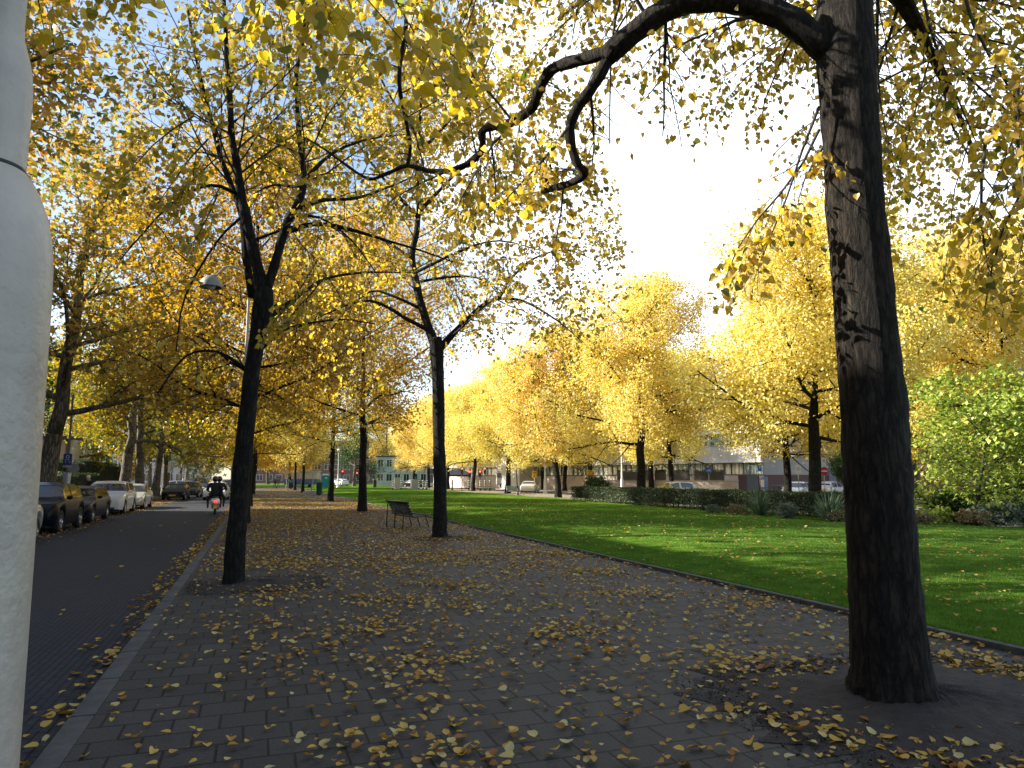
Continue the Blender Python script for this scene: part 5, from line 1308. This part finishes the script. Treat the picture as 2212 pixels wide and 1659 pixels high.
# red brick house at the right edge with a white bay
q = GD(1046, 50)
rh = simple_house('brick_house', 'red brown brick house with dark tiled roof and white bay fascia at the right edge', (q[0], q[1], 0), RZC - .12, 12.6, 9, 6.1, REDB, rows=2, cols=4, flat=False)
MB().bbox((-2.3, -5.4, 5.75), (4.4, 2.2, .55), .04).build('bay_fascia', SILL, rh); MB().bbox((-2.3, -5.3, 2.8), (3.6, 1.7, 5.4), .03).build('bay', REDB, rh)
MB().tube([(-4.3, -4.65, 0), (-4.3, -4.65, 5.6)], .05, 8).build('drainpipe', SILL, rh)
q = GD(940, 88); simple_house('brick_house', 'dim brick house glimpsed between hotel and magnolia', (q[0], q[1], 0), RZC, 14, 9, 9, REDB, rows=3, cols=5, flat=False)
# glazed white building beyond the crossing
q = GD(486, 152); gb = thing('office_building', 'white glazed office building behind the red traffic lights', 'building', q, RZC)
MB().box((0, 4, 8), (25, 8, 16)).build('core', pm('office glass', (.12, .16, .18), .15, coat=.6), gb)
for z in (.3, 4.2, 8.0, 11.8, 15.6): MB().bbox((0, -.15, z), (25.2, .5, 1.15 if z > 1 else .6), .03).build('band', WHITE, gb)
ml = MB()
for i in range(17): ml.box((-12.5 + 25 * i / 16, -.06, 8), (.16, .22, 16))
for z in (2.4, 6.3, 10.1, 13.9): ml.box((0, -.05, z), (25, .12, .10))
ml.build('mullions', SILL, gb)
q = GD(413, 172); simple_house('office_building', 'low grey building behind the far cabinets', (q[0], q[1], 0), RZC, 16, 8, 6.5, CONC, rows=2, cols=8, door=False)
q = GD(150, 175); simple_house('apartment_block', 'dim grey apartment block behind the left avenue', (q[0], q[1], 0), RZC, 26, 9, 13, CONC, rows=4, cols=10, door=False)
q = GD(345, 230); simple_house('apartment_block', 'far brick apartment block beyond the crossing', (q[0], q[1], 0), RZC, 60, 9, 13, REDB, rows=4, cols=20, door=False)
# pavilion on the left with a white wall panel on its street side
pv = thing('pavilion_building', 'low beige pavilion with dark bands and a white street-side wall panel at left', 'building', (-22.5, 69, 0), 0)
MB().box((0, 0, 1.3), (16.4, 9, 2.6)).build('ground_floor', pm('beige render', (.42, .34, .26), .8, var=.08), pv)
MB().bbox((-.1, 0, 3.75), (17.0, 9.6, 1.7), .02).build('upper_floor', pm('tan panel', (.38, .31, .22), .7, var=.08), pv)
MB().bbox((0, 0, 2.73), (17.4, 9.9, .24), .02).build('dark_band', pm('dark fascia', (.03, .035, .045), .5), pv); MB().bbox((0, 0, 4.75), (17.6, 10.2, .28), .02).build('roof_edge', pm('dark fascia', (.03, .035, .045), .5), pv)
MB().bbox((8.75, -.2, 3.70), (.25, 8.2, 1.85), .02).build('white_panel', WHITE, pv); MB().bbox((8.90, 2.9, 3.85), (.03, .7, 1.5), .005).build('poster', pm('poster print', (.40, .20, .10), .6, var=.6, scale=3), pv)
for x in (-6.5, -3.2, .2, 3.6, 6.6): MB().bbox((x, -4.53, 1.45), (2.4, .08, 1.7), .01).build('window', GLASS, pv)
# unseen brick terrace added beyond the left picture edge to shade road and path
for i, yy in enumerate((-22, -6, 10, 26, 42)):
    simple_house('added_shade_house', ('added brick house block shading the road, unseen beyond the left picture edge',)[0], (-22.5, yy, 0), PI / 2, 15.8, 10, 14.6, REDB, rows=5, cols=5, group='added brick shade blocks beyond the left edge')

# ------------------------------------------------------------------ hedges, shrubs, border
hd = thing('hedge', 'long dark clipped hedge across the far side of the lawn', 'hedge', (20.8, 33.0, 0), PI / 2)
MB().bbox((0, 0, .66), (24.6, .72, .66), .08).build('core', pm('hedge core', (.012, .016, .008), .95, var=.4, scale=5), hd)
sm = MB()
for i in range(150):
    x, y = (rng.random() - .5) * 24.4, (rng.random() - .5) * .7
    sm.tube([(x, y, 0), (x + rng.normal() * .05, y + rng.normal() * .05, .3), (x + rng.normal() * .1, y + rng.normal() * .1, .6)], .016, 5)
sm.build('stems', BARKT, hd)['kind'] = 'stuff'
hedge_leaves(hd, (25.0, 1.15, 1.06), 56000, .062, HEDGE, lowgap=.42)
def lhedge(label, x, y0, y1, t, h, n):
    r = thing('hedge', label, 'hedge', (x, (y0 + y1) / 2, 0), PI / 2)
    MB().bbox((0, 0, h * .48), (y1 - y0 - .3, t - .3, h * .92), .08).build('core', pm('hedge core', (.012, .016, .008), .95), r); hedge_leaves(r, (y1 - y0, t, h), n, .10, HEDGE)
lhedge('tall dark clipped hedge below the white panel at left', -13.0, 54, 81, 1.4, 2.9, 16000)
lhedge('lower clipped hedge in front of the tall one at left', -11.4, 44, 60, 1.1, 1.95, 9000)
def shrub(name, label, loc, r3, n, size, mat, cat='shrub', kind='kite', group=None, stems=8, hollow=.35):
    r = thing(name, label, cat, loc, rng.random() * 6, group); s_ = MB()
    for i in range(stems):
        a = rng.random() * 6.28; e = rng.random()
        s_.tube([(0, 0, -.03), (math.cos(a) * r3[0] * .35 * e, math.sin(a) * r3[1] * .35 * e, r3[2] * .8), (math.cos(a) * r3[0] * .8 * e, math.sin(a) * r3[1] * .8 * e, r3[2] * 1.5)], [.02, .014, .006], 5)
    s_.build('stems', BARKT, r)
    d = unit(n); rad = hollow + (1 - hollow) * rng.random(n) ** .5
    lob = .78 + .3 * np.sin(d[:, 0] * 5 + 1) * np.sin(d[:, 1] * 4 + d[:, 2] * 5)
    P = d * (rad * lob)[:, None] * np.array(r3); P[:, 2] = np.abs(P[:, 2] + r3[2] * .85); 
    leaves('foliage', mat, P, d + unit(n) * .9, unit(n) + np.array([0, 0, .8]), size * (.6 + .7 * rng.random(n)), kind, r)
    return r
def yucca(px, D, label, h=1.0, n=150):
    r = thing('yucca', label, 'plant', GD(px, D, .1), 0, 'yuccas in the border')
    vs = []; fs = []
    for i in range(n):
        a = rng.random() * 6.28; el = .15 + 1.25 * rng.random() ** .8; L_2 = h * (.75 + .4 * rng.random()); w2 = .022
        d = np.array([math.cos(a) * math.cos(el), math.sin(a) * math.cos(el), math.sin(el)]); sdv = np.array([-math.sin(a), math.cos(a), 0]) * w2
        p = np.array([rng.normal() * .08, rng.normal() * .08, .05]); k = len(vs)
        for t in (0, .5, .8, 1): 
            c = p + d * L_2 * t - UP * .22 * t * t * (1.3 - el) * h; ww = (1, 1.1, .7, .05)[(0, .5, .8, 1).index(t)]
            vs += [c - sdv * ww, c + sdv * ww]
        fs += [(k, k + 1, k + 3, k + 2), (k + 2, k + 3, k + 5, k + 4), (k + 4, k + 5, k + 7, k + 6)]
    o = MB().add(vs, fs).build('leaf_rosette', YUCCA, r); at_ = o.data.attributes.new('rnd', 'FLOAT', 'FACE'); at_.data.foreach_set('value', np.repeat(rng.random(n), 3).astype(np.float32))
    MB().tube([(0, 0, -.12), (.02, 0, .25)], [.09, .06], 8).build('stem', BARKT, r, True)
    return r
yucca(759, 29.6, 'spiky blue green yucca in front of the middle of the hedge', 1.05)
yucca(828, 26.4, 'spiky yucca between the silver shrub and the big trunk', 1.05)
yucca(1022, 24.5, 'yucca with pale leaf at the right picture edge', .95)
def B(px, D): return GD(px, D, .08)
shrub('silver_shrub', 'small silvery shrub between the two yuccas', B(786, 28.0), (.48, .48, .38), 1800, .06, SILVER)
shrub('border_shrub', 'low brownish border plants left of the first yucca', B(735, 30.6), (.8, .5, .28), 1400, .06, DRY)
shrub('border_shrub', 'low dry plants under the second yucca', B(838, 26.0), (.6, .4, .25), 900, .06, DRY)
shrub('border_shrub', 'pale lavender tuft at the foot of the hedge', B(712, 32), (.55, .4, .25), 900, .05, SILVER)
mg = linden(4.4, .09, .35, 6, G_YEL, BARKT, 97, R0=3.0, size=.17, nl=12, flat=.25)
qm = GD(978, 26); mg.location = (qm[0], qm[1], .05); tag(mg, 'yellow green magnolia with tiered branches right of the big trunk', 'tree'); mg.name = 'magnolia_tree'
qm = GD(1042, 30); put(mg, (0, 0), 0, '') if False else None
mg2 = clone(mg, (qm[0], qm[1], .05), 2.0, 'second yellow green magnolia cut by the right picture edge', None, 1.05)
rng = np.random.default_rng(77)
shrub('evergreen_shrub', 'dark evergreen shrub in the shade under the magnolia', B(950, 26.8), (1.3, 1.0, .65), 6000, .09, G_DARK)
shrub('evergreen_shrub', 'dark evergreen at the right under the magnolia edge', B(1004, 29), (1.3, 1.0, .9), 6000, .09, G_DARK)
shrub('border_shrub', 'bright green sprig at the lawn edge under the magnolia', B(938, 25.0), (.45, .35, .32), 800, .10, G_YEL)
shrub('border_shrub', 'brown faded perennials below the dark evergreen', B(968, 24.4), (1.0, .5, .30), 2600, .07, DRY)
shrub('border_shrub', 'grey leaved perennials left of the edge yucca', B(996, 24.6), (.9, .5, .42), 2600, .08, SILVER)
shrub('border_shrub', 'mixed tufts beside the big trunk at the lawn edge', B(918, 24.6), (.6, .4, .22), 1200, .07, DRY)
shrub('evergreen_shrub', 'rounded dark shrub by the hotel end wall', GD(846, 62, 1.0), (1.6, 1.6, 1.9), 6000, .14, G_DARK)
shrub('evergreen_shrub', 'green bush at the hotel pavement left of the planters', GD(597, 74), (1.6, 1.2, 1.1), 4000, .13, G_DARK)
# ------------------------------------------------------------------ signs, lights, bollards and small street furniture
def sign_post(r, h, rad=.03, mat=STEEL, z0=-.1): return MB().tube([(0, .03, z0), (0, .03, h)], rad, 8).build('post', mat, r, True)
def disc(r, z, rad, mat, name='sign_face', y=0.0):
    return MB().lathe([(.001, -.012), (rad, -.012), (rad, .012), (.001, .012)], 28, (0, y, z), 'Y').build(name, mat, r)
# red no-entry sign
r = thing('road_sign', 'round red no-entry sign with a white bar before the grey end wall', 'road sign', GD(824.5, 60), RZC)
sign_post(r, 2.6); disc(r, 2.22, .34, REDS); MB().box((0, -.018, 2.22), (.50, .01, .12)).build('white_bar', WHITE, r)
# white plate sign
r = thing('road_sign', 'white rectangular plate sign on a pole left of the thick trunk', 'road sign', GD(798.5, 60), RZC)
sign_post(r, 2.8); MB().bbox((0, 0, 2.35), (.50, .03, .72), .012).build('sign_face', WHITE, r); disc(r, 2.4, .16, pm('faint ring print', (.55, .56, .58), .5), 'ring', -.012)
# round blue cycle sign
r = thing('road_sign', 'round blue cycle path sign with a white bicycle on a grey pole', 'road sign', GD(709, 66), RZC)
sign_post(r, 2.7); disc(r, 2.35, .31, BLUES); bk = MB()
for x in (-.12, .12): bk.lathe([(.055, -.018), (.075, -.018)], 16, (x, 0, 2.30), 'Y')
for a, b in (((-.12, 2.30), (-.04, 2.40)), ((-.04, 2.40), (.08, 2.40)), ((.12, 2.30), (.07, 2.43)), ((-.04, 2.40), (0, 2.30)), ((0, 2.30), (.08, 2.40))):
    bk.tube([(a[0], -.018, a[1]), (b[0], -.018, b[1])], .010, 4)
bk.build('bicycle_symbol', WHITE, r)
# blue parking sign
r = thing('road_sign', 'blue parking sign with a white P at the hotel corner', 'road sign', GD(761.8, 66), RZC + .5)
sign_post(r, 3.1); MB().bbox((-.22, 0, 2.55), (.44, .03, .55), .01).build('sign_face', BLUES, r); lettering('P', .36, WHITE, r, (-.22, -.018, 2.57))
# blue info column
r = thing('parking_meter', 'blue and white parking meter column by the hotel corner', 'parking meter', GD(764, 61), RZC + .75)
MB().bbox((0, 0, .88), (.55, .40, 1.76), .03).build('column', pm('meter blue', (.16, .24, .45), .4), r, SM); MB().bbox((-.283, 0, 1.2), (.014, .30, .6), .004).build('panel', WHITE, r)
# yellow diversion signs
r = thing('diversion_sign', 'yellow direction sign with a black letter A and right arrow', 'sign', GD(590.5, 75.5), RZC)
sign_post(r, 2.5); MB().bbox((0, 0, 2.13), (.84, .03, .58), .012).build('sign_face', YSIGN, r)
ar = MB().add([(-.38, -.020, 2.36), (.16, -.020, 2.36), (.39, -.020, 2.13), (.16, -.020, 1.90), (-.38, -.020, 1.90), (-.34, -.020, 1.94), (.14, -.020, 1.94), (.33, -.020, 2.13), (.14, -.020, 2.32), (-.34, -.020, 2.32)],
              [(0, 1, 8, 9), (1, 2, 7, 8), (2, 3, 6, 7), (3, 4, 5, 6), (4, 0, 9, 5)]).build('arrow_outline', BLACK, r)
lettering('A', .36, BLACK, r, (-.10, -.018, 2.13))
MB().add([(.16, -.020, 2.28), (.31, -.020, 2.13), (.16, -.020, 1.98), (.22, -.020, 2.13)], [(0, 1, 3), (1, 2, 3)]).build('arrow_head', BLACK, r)
r = thing('diversion_sign', 'yellow sign with an upward arrow and a ring beside a thick trunk', 'sign', GD(534.5, 84), RZC)
sign_post(r, 2.4); MB().bbox((0, 0, 2.05), (.52, .03, .82), .012).build('sign_face', YSIGN, r)
MB().add([(-.22, -.020, 2.18), (0, -.020, 2.42), (.22, -.020, 2.18), (.22, -.020, 2.10), (0, -.020, 2.30), (-.22, -.020, 2.10)], [(0, 1, 4, 5), (1, 2, 3, 4)]).build('arrow_head', BLACK, r)
lettering('0', .40, BLACK, r, (0, -.018, 1.88))
# left side signs
r = thing('parking_sign', 'deep blue parking zone sign on the grey meter post behind the black SUV', 'road sign', GD(66.2, 34), RZC + .3)
MB().tube([(0, .06, -.1), (0, .06, 5.6)], .05, 8).build('post', pm('blue grey post', (.12, .14, .20), .5), r, True)
MB().bbox((0, 0, 2.52), (.36, .05, .52), .012).build('sign_face', NAVY, r); disc(r, 2.64, .075, PLATEW, 'white_ring', -.02); disc(r, 2.64, .050, BLACK, 'ring_symbol', -.026)
mk = MB().box((0, -.028, 2.50), (.22, .006, .03)).add([(-.11, -.028, 2.44), (-.03, -.028, 2.44), (-.07, -.028, 2.34)], [(0, 1, 2)]).add([(.04, -.028, 2.43), (.13, -.028, 2.43), (.10, -.028, 2.32)], [(0, 1, 2)]).build('pictograms', GREYP, r)
MB().bbox((0, .0, 2.19), (.36, .04, .09), .008).build('lower_plate', GREYP, r); MB().bbox((-.02, .06, .95), (.24, .20, 1.9), .03).build('meter_column', STEEL, r, SM)
r = thing('road_sign', 'back of a round sign on a leaning white pole behind the black SUV', 'road sign', GD(70, 35), RZC + .5)
MB().tube([(-.10, .03, -.1), (.05, .03, 2.5)], .028, 8).build('post', WHITE, r, True); disc(r, 2.12, .24, pm('sign back', (.20, .20, .21), .5), 'sign_face', -.02); r.children[-1].location.x = .12
r = thing('bench', 'pale blue slatted seat back beside the tall left hedge', 'bench', GD(96.5, 44), RZC)
MB().bbox((-.24, 0, 1.05), (.46, .05, .26), .01).bbox((.24, 0, 1.05), (.46, .05, .26), .01).build('backrest', pm('pale blue paint', (.28, .36, .42), .5), r); MB().bbox((0, -.25, .5), (1.0, .4, .06), .01).build('seat', DKWOOD, r)
for x in (-.45, .45): MB().tube([(x, 0, 0), (x, 0, 1.1)], .03, 6).build('leg', BLACK, r)
r = thing('road_sign', 'tall white plate sign on a pole by the last plane trunk', 'road sign', GD(170.3, 62), RZC)
sign_post(r, 2.9); MB().bbox((0, 0, 2.62), (.50, .03, 1.0), .012).build('sign_face', WHITE, r); MB().box((.05, -.02, 2.65), (.05, .01, .7)).build('dark_stripe', GREYP, r)
r = thing('billboard', 'glass bus shelter panel at the end of the road', 'billboard', GD(200, 112), RZC)
for x in (-.95, .95): MB().box((x, 0, 1.5), (.12, .12, 3.0)).build('post', BLACK, r)
MB().bbox((0, 0, 2.0), (1.8, .10, 1.9), .02).build('panel', pm('pale poster', (.35, .38, .38), .3, var=.35, scale=2), r)
# traffic lights
for px, D, z, lab in ((462, 92, 2.85, 'traffic light glowing large and red left of a thin trunk'), (469.5, 100, 2.5, 'small red traffic light beside the white lamp post'), (480, 102, 2.55, 'traffic light showing red left of the pair over the bollards'), (484.8, 100, 2.95, 'taller traffic light showing red above the orange bollard'),
                      (342.5, 138, 2.9, 'far red traffic light at the left crossing'), (357, 140, 2.6, 'dark traffic light beside the far red one'), (180.5, 104, 3.0, 'dark traffic light over the left striped bollards')):
    r = thing('traffic_light', lab, 'traffic light', GD(px, D), RZC, 'traffic lights at the crossing')
    MB().tube([(0, .12, -.1), (0, .12, z + .7)], .05, 8).build('post', BLACK, r, True); MB().bbox((0, 0, z - .28), (.30, .22, .95), .03).build('housing', BLACK, r)
    lit = 'red' in lab
    for k, (dz, col) in enumerate(((0, (1, .04, .02)), (-.29, (.2, .1, .01)), (-.58, (.02, .15, .06)))):
        MB().lathe([(.001, -.135), (.07, -.13), (.10, -.112)], 14, (0, 0, z + dz), 'Y').build('lamp', emis('red signal', (1, .05, .03), 5.0) if (k == 0 and lit) else pm('unlit lens %d' % k, tuple(c * .3 for c in col), .3), r)
# striped bollards
bl0 = None
for px, D, lab in ((393, 98, 'striped bollard just left of the pale utility cabinet'), (401.5, 98, 'striped bollard right of the pale utility cabinet'), (419, 98, 'striped bollard right of the grey cabinet'), (423.2, 97, 'striped bollard beside a white pole'), (426.8, 99, 'greenish looking striped bollard left of a dark trunk'),
                   (452.3, 98, 'striped bollard between two dark trunks'), (469, 97, 'striped bollard left of the white lamp post base'), (480.3, 96, 'striped bollard under the second red light'), (485, 95, 'striped bollard with an orange top under the tallest red light'), (490, 95, 'striped bollard left of a pale forked trunk'),
                   (165.3, 88, 'striped bollard left of the white crossing car'), (183.7, 92, 'striped bollard behind the bronze hatchback'), (187.2, 92, 'striped bollard right beside its twin behind the bronze hatchback')):
    if bl0 is None:
        bl0 = thing('striped_bollard', lab, 'bollard', GD(px, D), 0, 'black and white striped bollards')
        MB().lathe([(.11, -.05), (.11, 1.35), (.09, 1.42), (.001, 1.45)], 14).build('post', BLACK, bl0, True); bb2 = MB()
        for z in (.42, .72, 1.02, 1.30): bb2.lathe([(.112, z - .085), (.118, z - .08), (.118, z + .08), (.112, z + .085)], 14)
        bb2.build('white_bands', WHITE, bl0, SM)
    else: clone(bl0, GD(px, D), 0, lab, 'black and white striped bollards')
# cabinets
def cabinet(px, D, w_, h, d_, mat, lab, rz=.35):
    r = thing('utility_cabinet', lab, 'cabinet', GD(px, D), RZC + rz); MB().bbox((0, 0, h / 2), (w_, d_, h), .03).build('housing', mat, r, SM); MB().bbox((0, 0, h + .03), (w_ + .08, d_ + .08, .07), .015).build('lid', GREYP, r)
    MB().box((0, -d_ / 2 - .008, h * .52), (w_ * .86, .014, h * .84)).build('door', mat, r); return r
cabinet(397, 100, .75, 1.65, .5, pm('beige cabinet', (.45, .42, .36), .5), 'tall beige utility cabinet at the far lawn edge')
cabinet(414.5, 99, .95, 1.35, .5, pm('grey cabinet', (.36, .37, .37), .5), 'grey utility cabinet between the striped bollards')
cabinet(375, 118, .5, 1.4, .3, BLACK, 'narrow dark notice box behind the tall trunk')
# site trailer, toilet cabin, bin, planter with sapling
r = thing('site_trailer', 'site trailer with beige upper and blue lower half and a red stripe', 'trailer', GD(302.5, 122), RZC)
MB().bbox((0, 0, 2.05), (5.4, 2.2, 1.15), .04).build('upper_body', pm('beige trailer', (.46, .42, .36), .6), r, SM); MB().bbox((0, 0, 1.0), (5.42, 2.22, .92), .04).build('lower_body', pm('blue trailer', (.05, .11, .24), .5), r, SM)
MB().bbox((0, 0, 1.46), (5.46, 2.26, .08), .01).build('red_stripe', REDS, r); MB().bbox((0, 0, 2.72), (5.7, 2.5, .14), .03).build('roof', GREYP, r)
for x in (-1.6, 0, 1.6): MB().box((x, -1.112, 2.05), (1.35, .02, .85)).build('shutter', pm('shutter', (.42, .39, .34), .6), r)
for x in (-1.5, 1.5): o = MB().lathe([(.001, -.1), (.32, -.1), (.32, .1), (.001, .1)], 16, axis='Y').build('wheel', RUBBER, r); o.location = (x, -.9, .30)
r = thing('toilet_cabin', 'teal portable toilet cabin with a pale roof', 'toilet cabin', GD(325.5, 114), RZC + .2)
MB().bbox((0, 0, 1.05), (1.15, 1.15, 2.05), .04).build('body', TEAL, r, SM); MB().bbox((0, -.585, 1.0), (.85, .03, 1.85), .01).build('door', TEAL, r); MB().box((.15, -.606, 1.65), (.30, .01, .18)).build('label_plate', WHITE, r)
MB().box((0, 0, 2.2), (1.2, 1.2, .26), top=.55).build('roof', pm('pale roof plastic', (.55, .58, .60), .4), r)
r = thing('litter_bin', 'dark green litter bin by the sapling planter on the path', 'bin', GD(319.6, 70), 0)
MB().lathe([(.001, .05), (.24, .05), (.27, .2), (.28, 1.05), (.30, 1.12), (.30, 1.18)], 18).build('drum', DGREEN, r, SM); MB().lathe([(.31, 1.20), (.29, 1.27), (.14, 1.33), (.001, 1.35)], 18).build('lid', DGREEN, r, SM); MB().lathe([(.10, -.05), (.10, .1)], 10).build('foot', BLACK, r)
r = thing('sapling_planter', 'low concrete planter holding a thin sapling on the path', 'planter', GD(314, 72), .1)
MB().bbox((0, 0, .16), (1.9, 1.0, .36), .03).build('trough', pm('planter concrete', (.36, .35, .33), .8), r); MB().bbox((0, 0, .335), (1.7, .8, .03), .005).build('soil', EARTH, r)
rng = np.random.default_rng(3)
s2 = linden(6.6, .055, 2.5, 4, Y_GOLD, pm('pale sapling bark', (.40, .37, .28), .8, var=.15), 95, R0=1.5, size=.12, nl=9); qs = GD(312, 72); s2.location = (qs[0], qs[1], .33); s2.name = 'sapling'
tag(s2, 'thin pale stemmed sapling growing from the concrete planter', 'tree')
s3 = clone(s2, GD(518, 71.5), 2.2, 'thin dark stemmed young tree right behind the grey bench', None, 1.0, {'trunk': BARK, 'crown': Y_SUN, 'branches': BARK})
s4 = clone(s2, GD(286.5, 108), 1.0, 'pale thin stem beside the strolling couple', None, .9)
# market awning
r = thing('market_tent', 'navy blue market tent behind the traffic lights', 'tent', GD(457, 116), RZC)
for x in (-2.2, 2.2):
    for y in (-1.2, 1.2): MB().tube([(x, y, -.05), (x, y, 2.3)], .04, 6).build('leg', STEEL, r)
MB().add([(-2.7, -1.6, 2.15), (2.7, -1.6, 2.15), (2.7, 1.6, 2.15), (-2.7, 1.6, 2.15), (-.5, 0, 3.1), (.5, 0, 3.1), (-2.7, -1.6, 1.9), (2.7, -1.6, 1.9), (2.7, 1.6, 1.9), (-2.7, 1.6, 1.9)], [(0, 1, 5, 4), (1, 2, 5), (2, 3, 4, 5), (3, 0, 4), (6, 7, 1, 0), (7, 8, 2, 1), (8, 9, 3, 2), (9, 6, 0, 3)]).build('canopy', pm('navy canvas', (.015, .02, .045), .8), r)
# bicycles by the hotel wall
def bicycle(p, rz, lab):
    r = thing('bicycle', lab, 'bicycle', p, rz, 'bicycles parked at the hotel wall')
    for x in (-.53, .53):
        o = MB().lathe([(.32, -.018), (.345, -.015), (.345, .015), (.32, .018)], 24, axis='Y').build('wheel', RUBBER, r); o.location = (x, 0, .345); sp_ = MB()
        for k in range(8): a = k * PI / 8; sp_.tube([(.32 * math.cos(a), 0, .32 * math.sin(a)), (-.32 * math.cos(a), 0, -.32 * math.sin(a))], .003, 3)
        sp_.build('spokes', STEEL, o)
    f = MB()
    for a, b in (((-.53, .345), (-.1, .32)), ((-.53, .345), (-.2, .85)), ((-.1, .32), (-.22, .92)), ((-.1, .32), (.38, .80)), ((-.2, .82), (.36, .88)), ((.53, .345), (.34, 1.0))): f.tube([(a[0], 0, a[1]), (b[0], 0, b[1])], .016, 6)
    f.build('frame', BLACK, r, True); MB().ell((-.23, 0, .97), (.13, .08, .04), 10, 6).build('saddle', BLACK, r, True)
    MB().tube([(.22, -.28, 1.04), (.34, -.12, 1.05), (.34, .12, 1.05), (.22, .28, 1.04)], .013, 6).build('handlebar', STEEL, r, True); MB().ell((-.55, 0, .40), (.36, .025, .34), 14, 8).build('coat_guard', pm('cream guard', (.45, .42, .32), .5), r)
    return r
bicycle(GD(774, 61), RZC + .9, 'cream and black bicycle right of the blue meter column')
bicycle(GD(780, 62), RZC + .6, 'black bicycle half hidden by the slim linden trunk')
bicycle(GD(818, 75), RZC + .1, 'bicycle against the brown plinth left of the slate door')
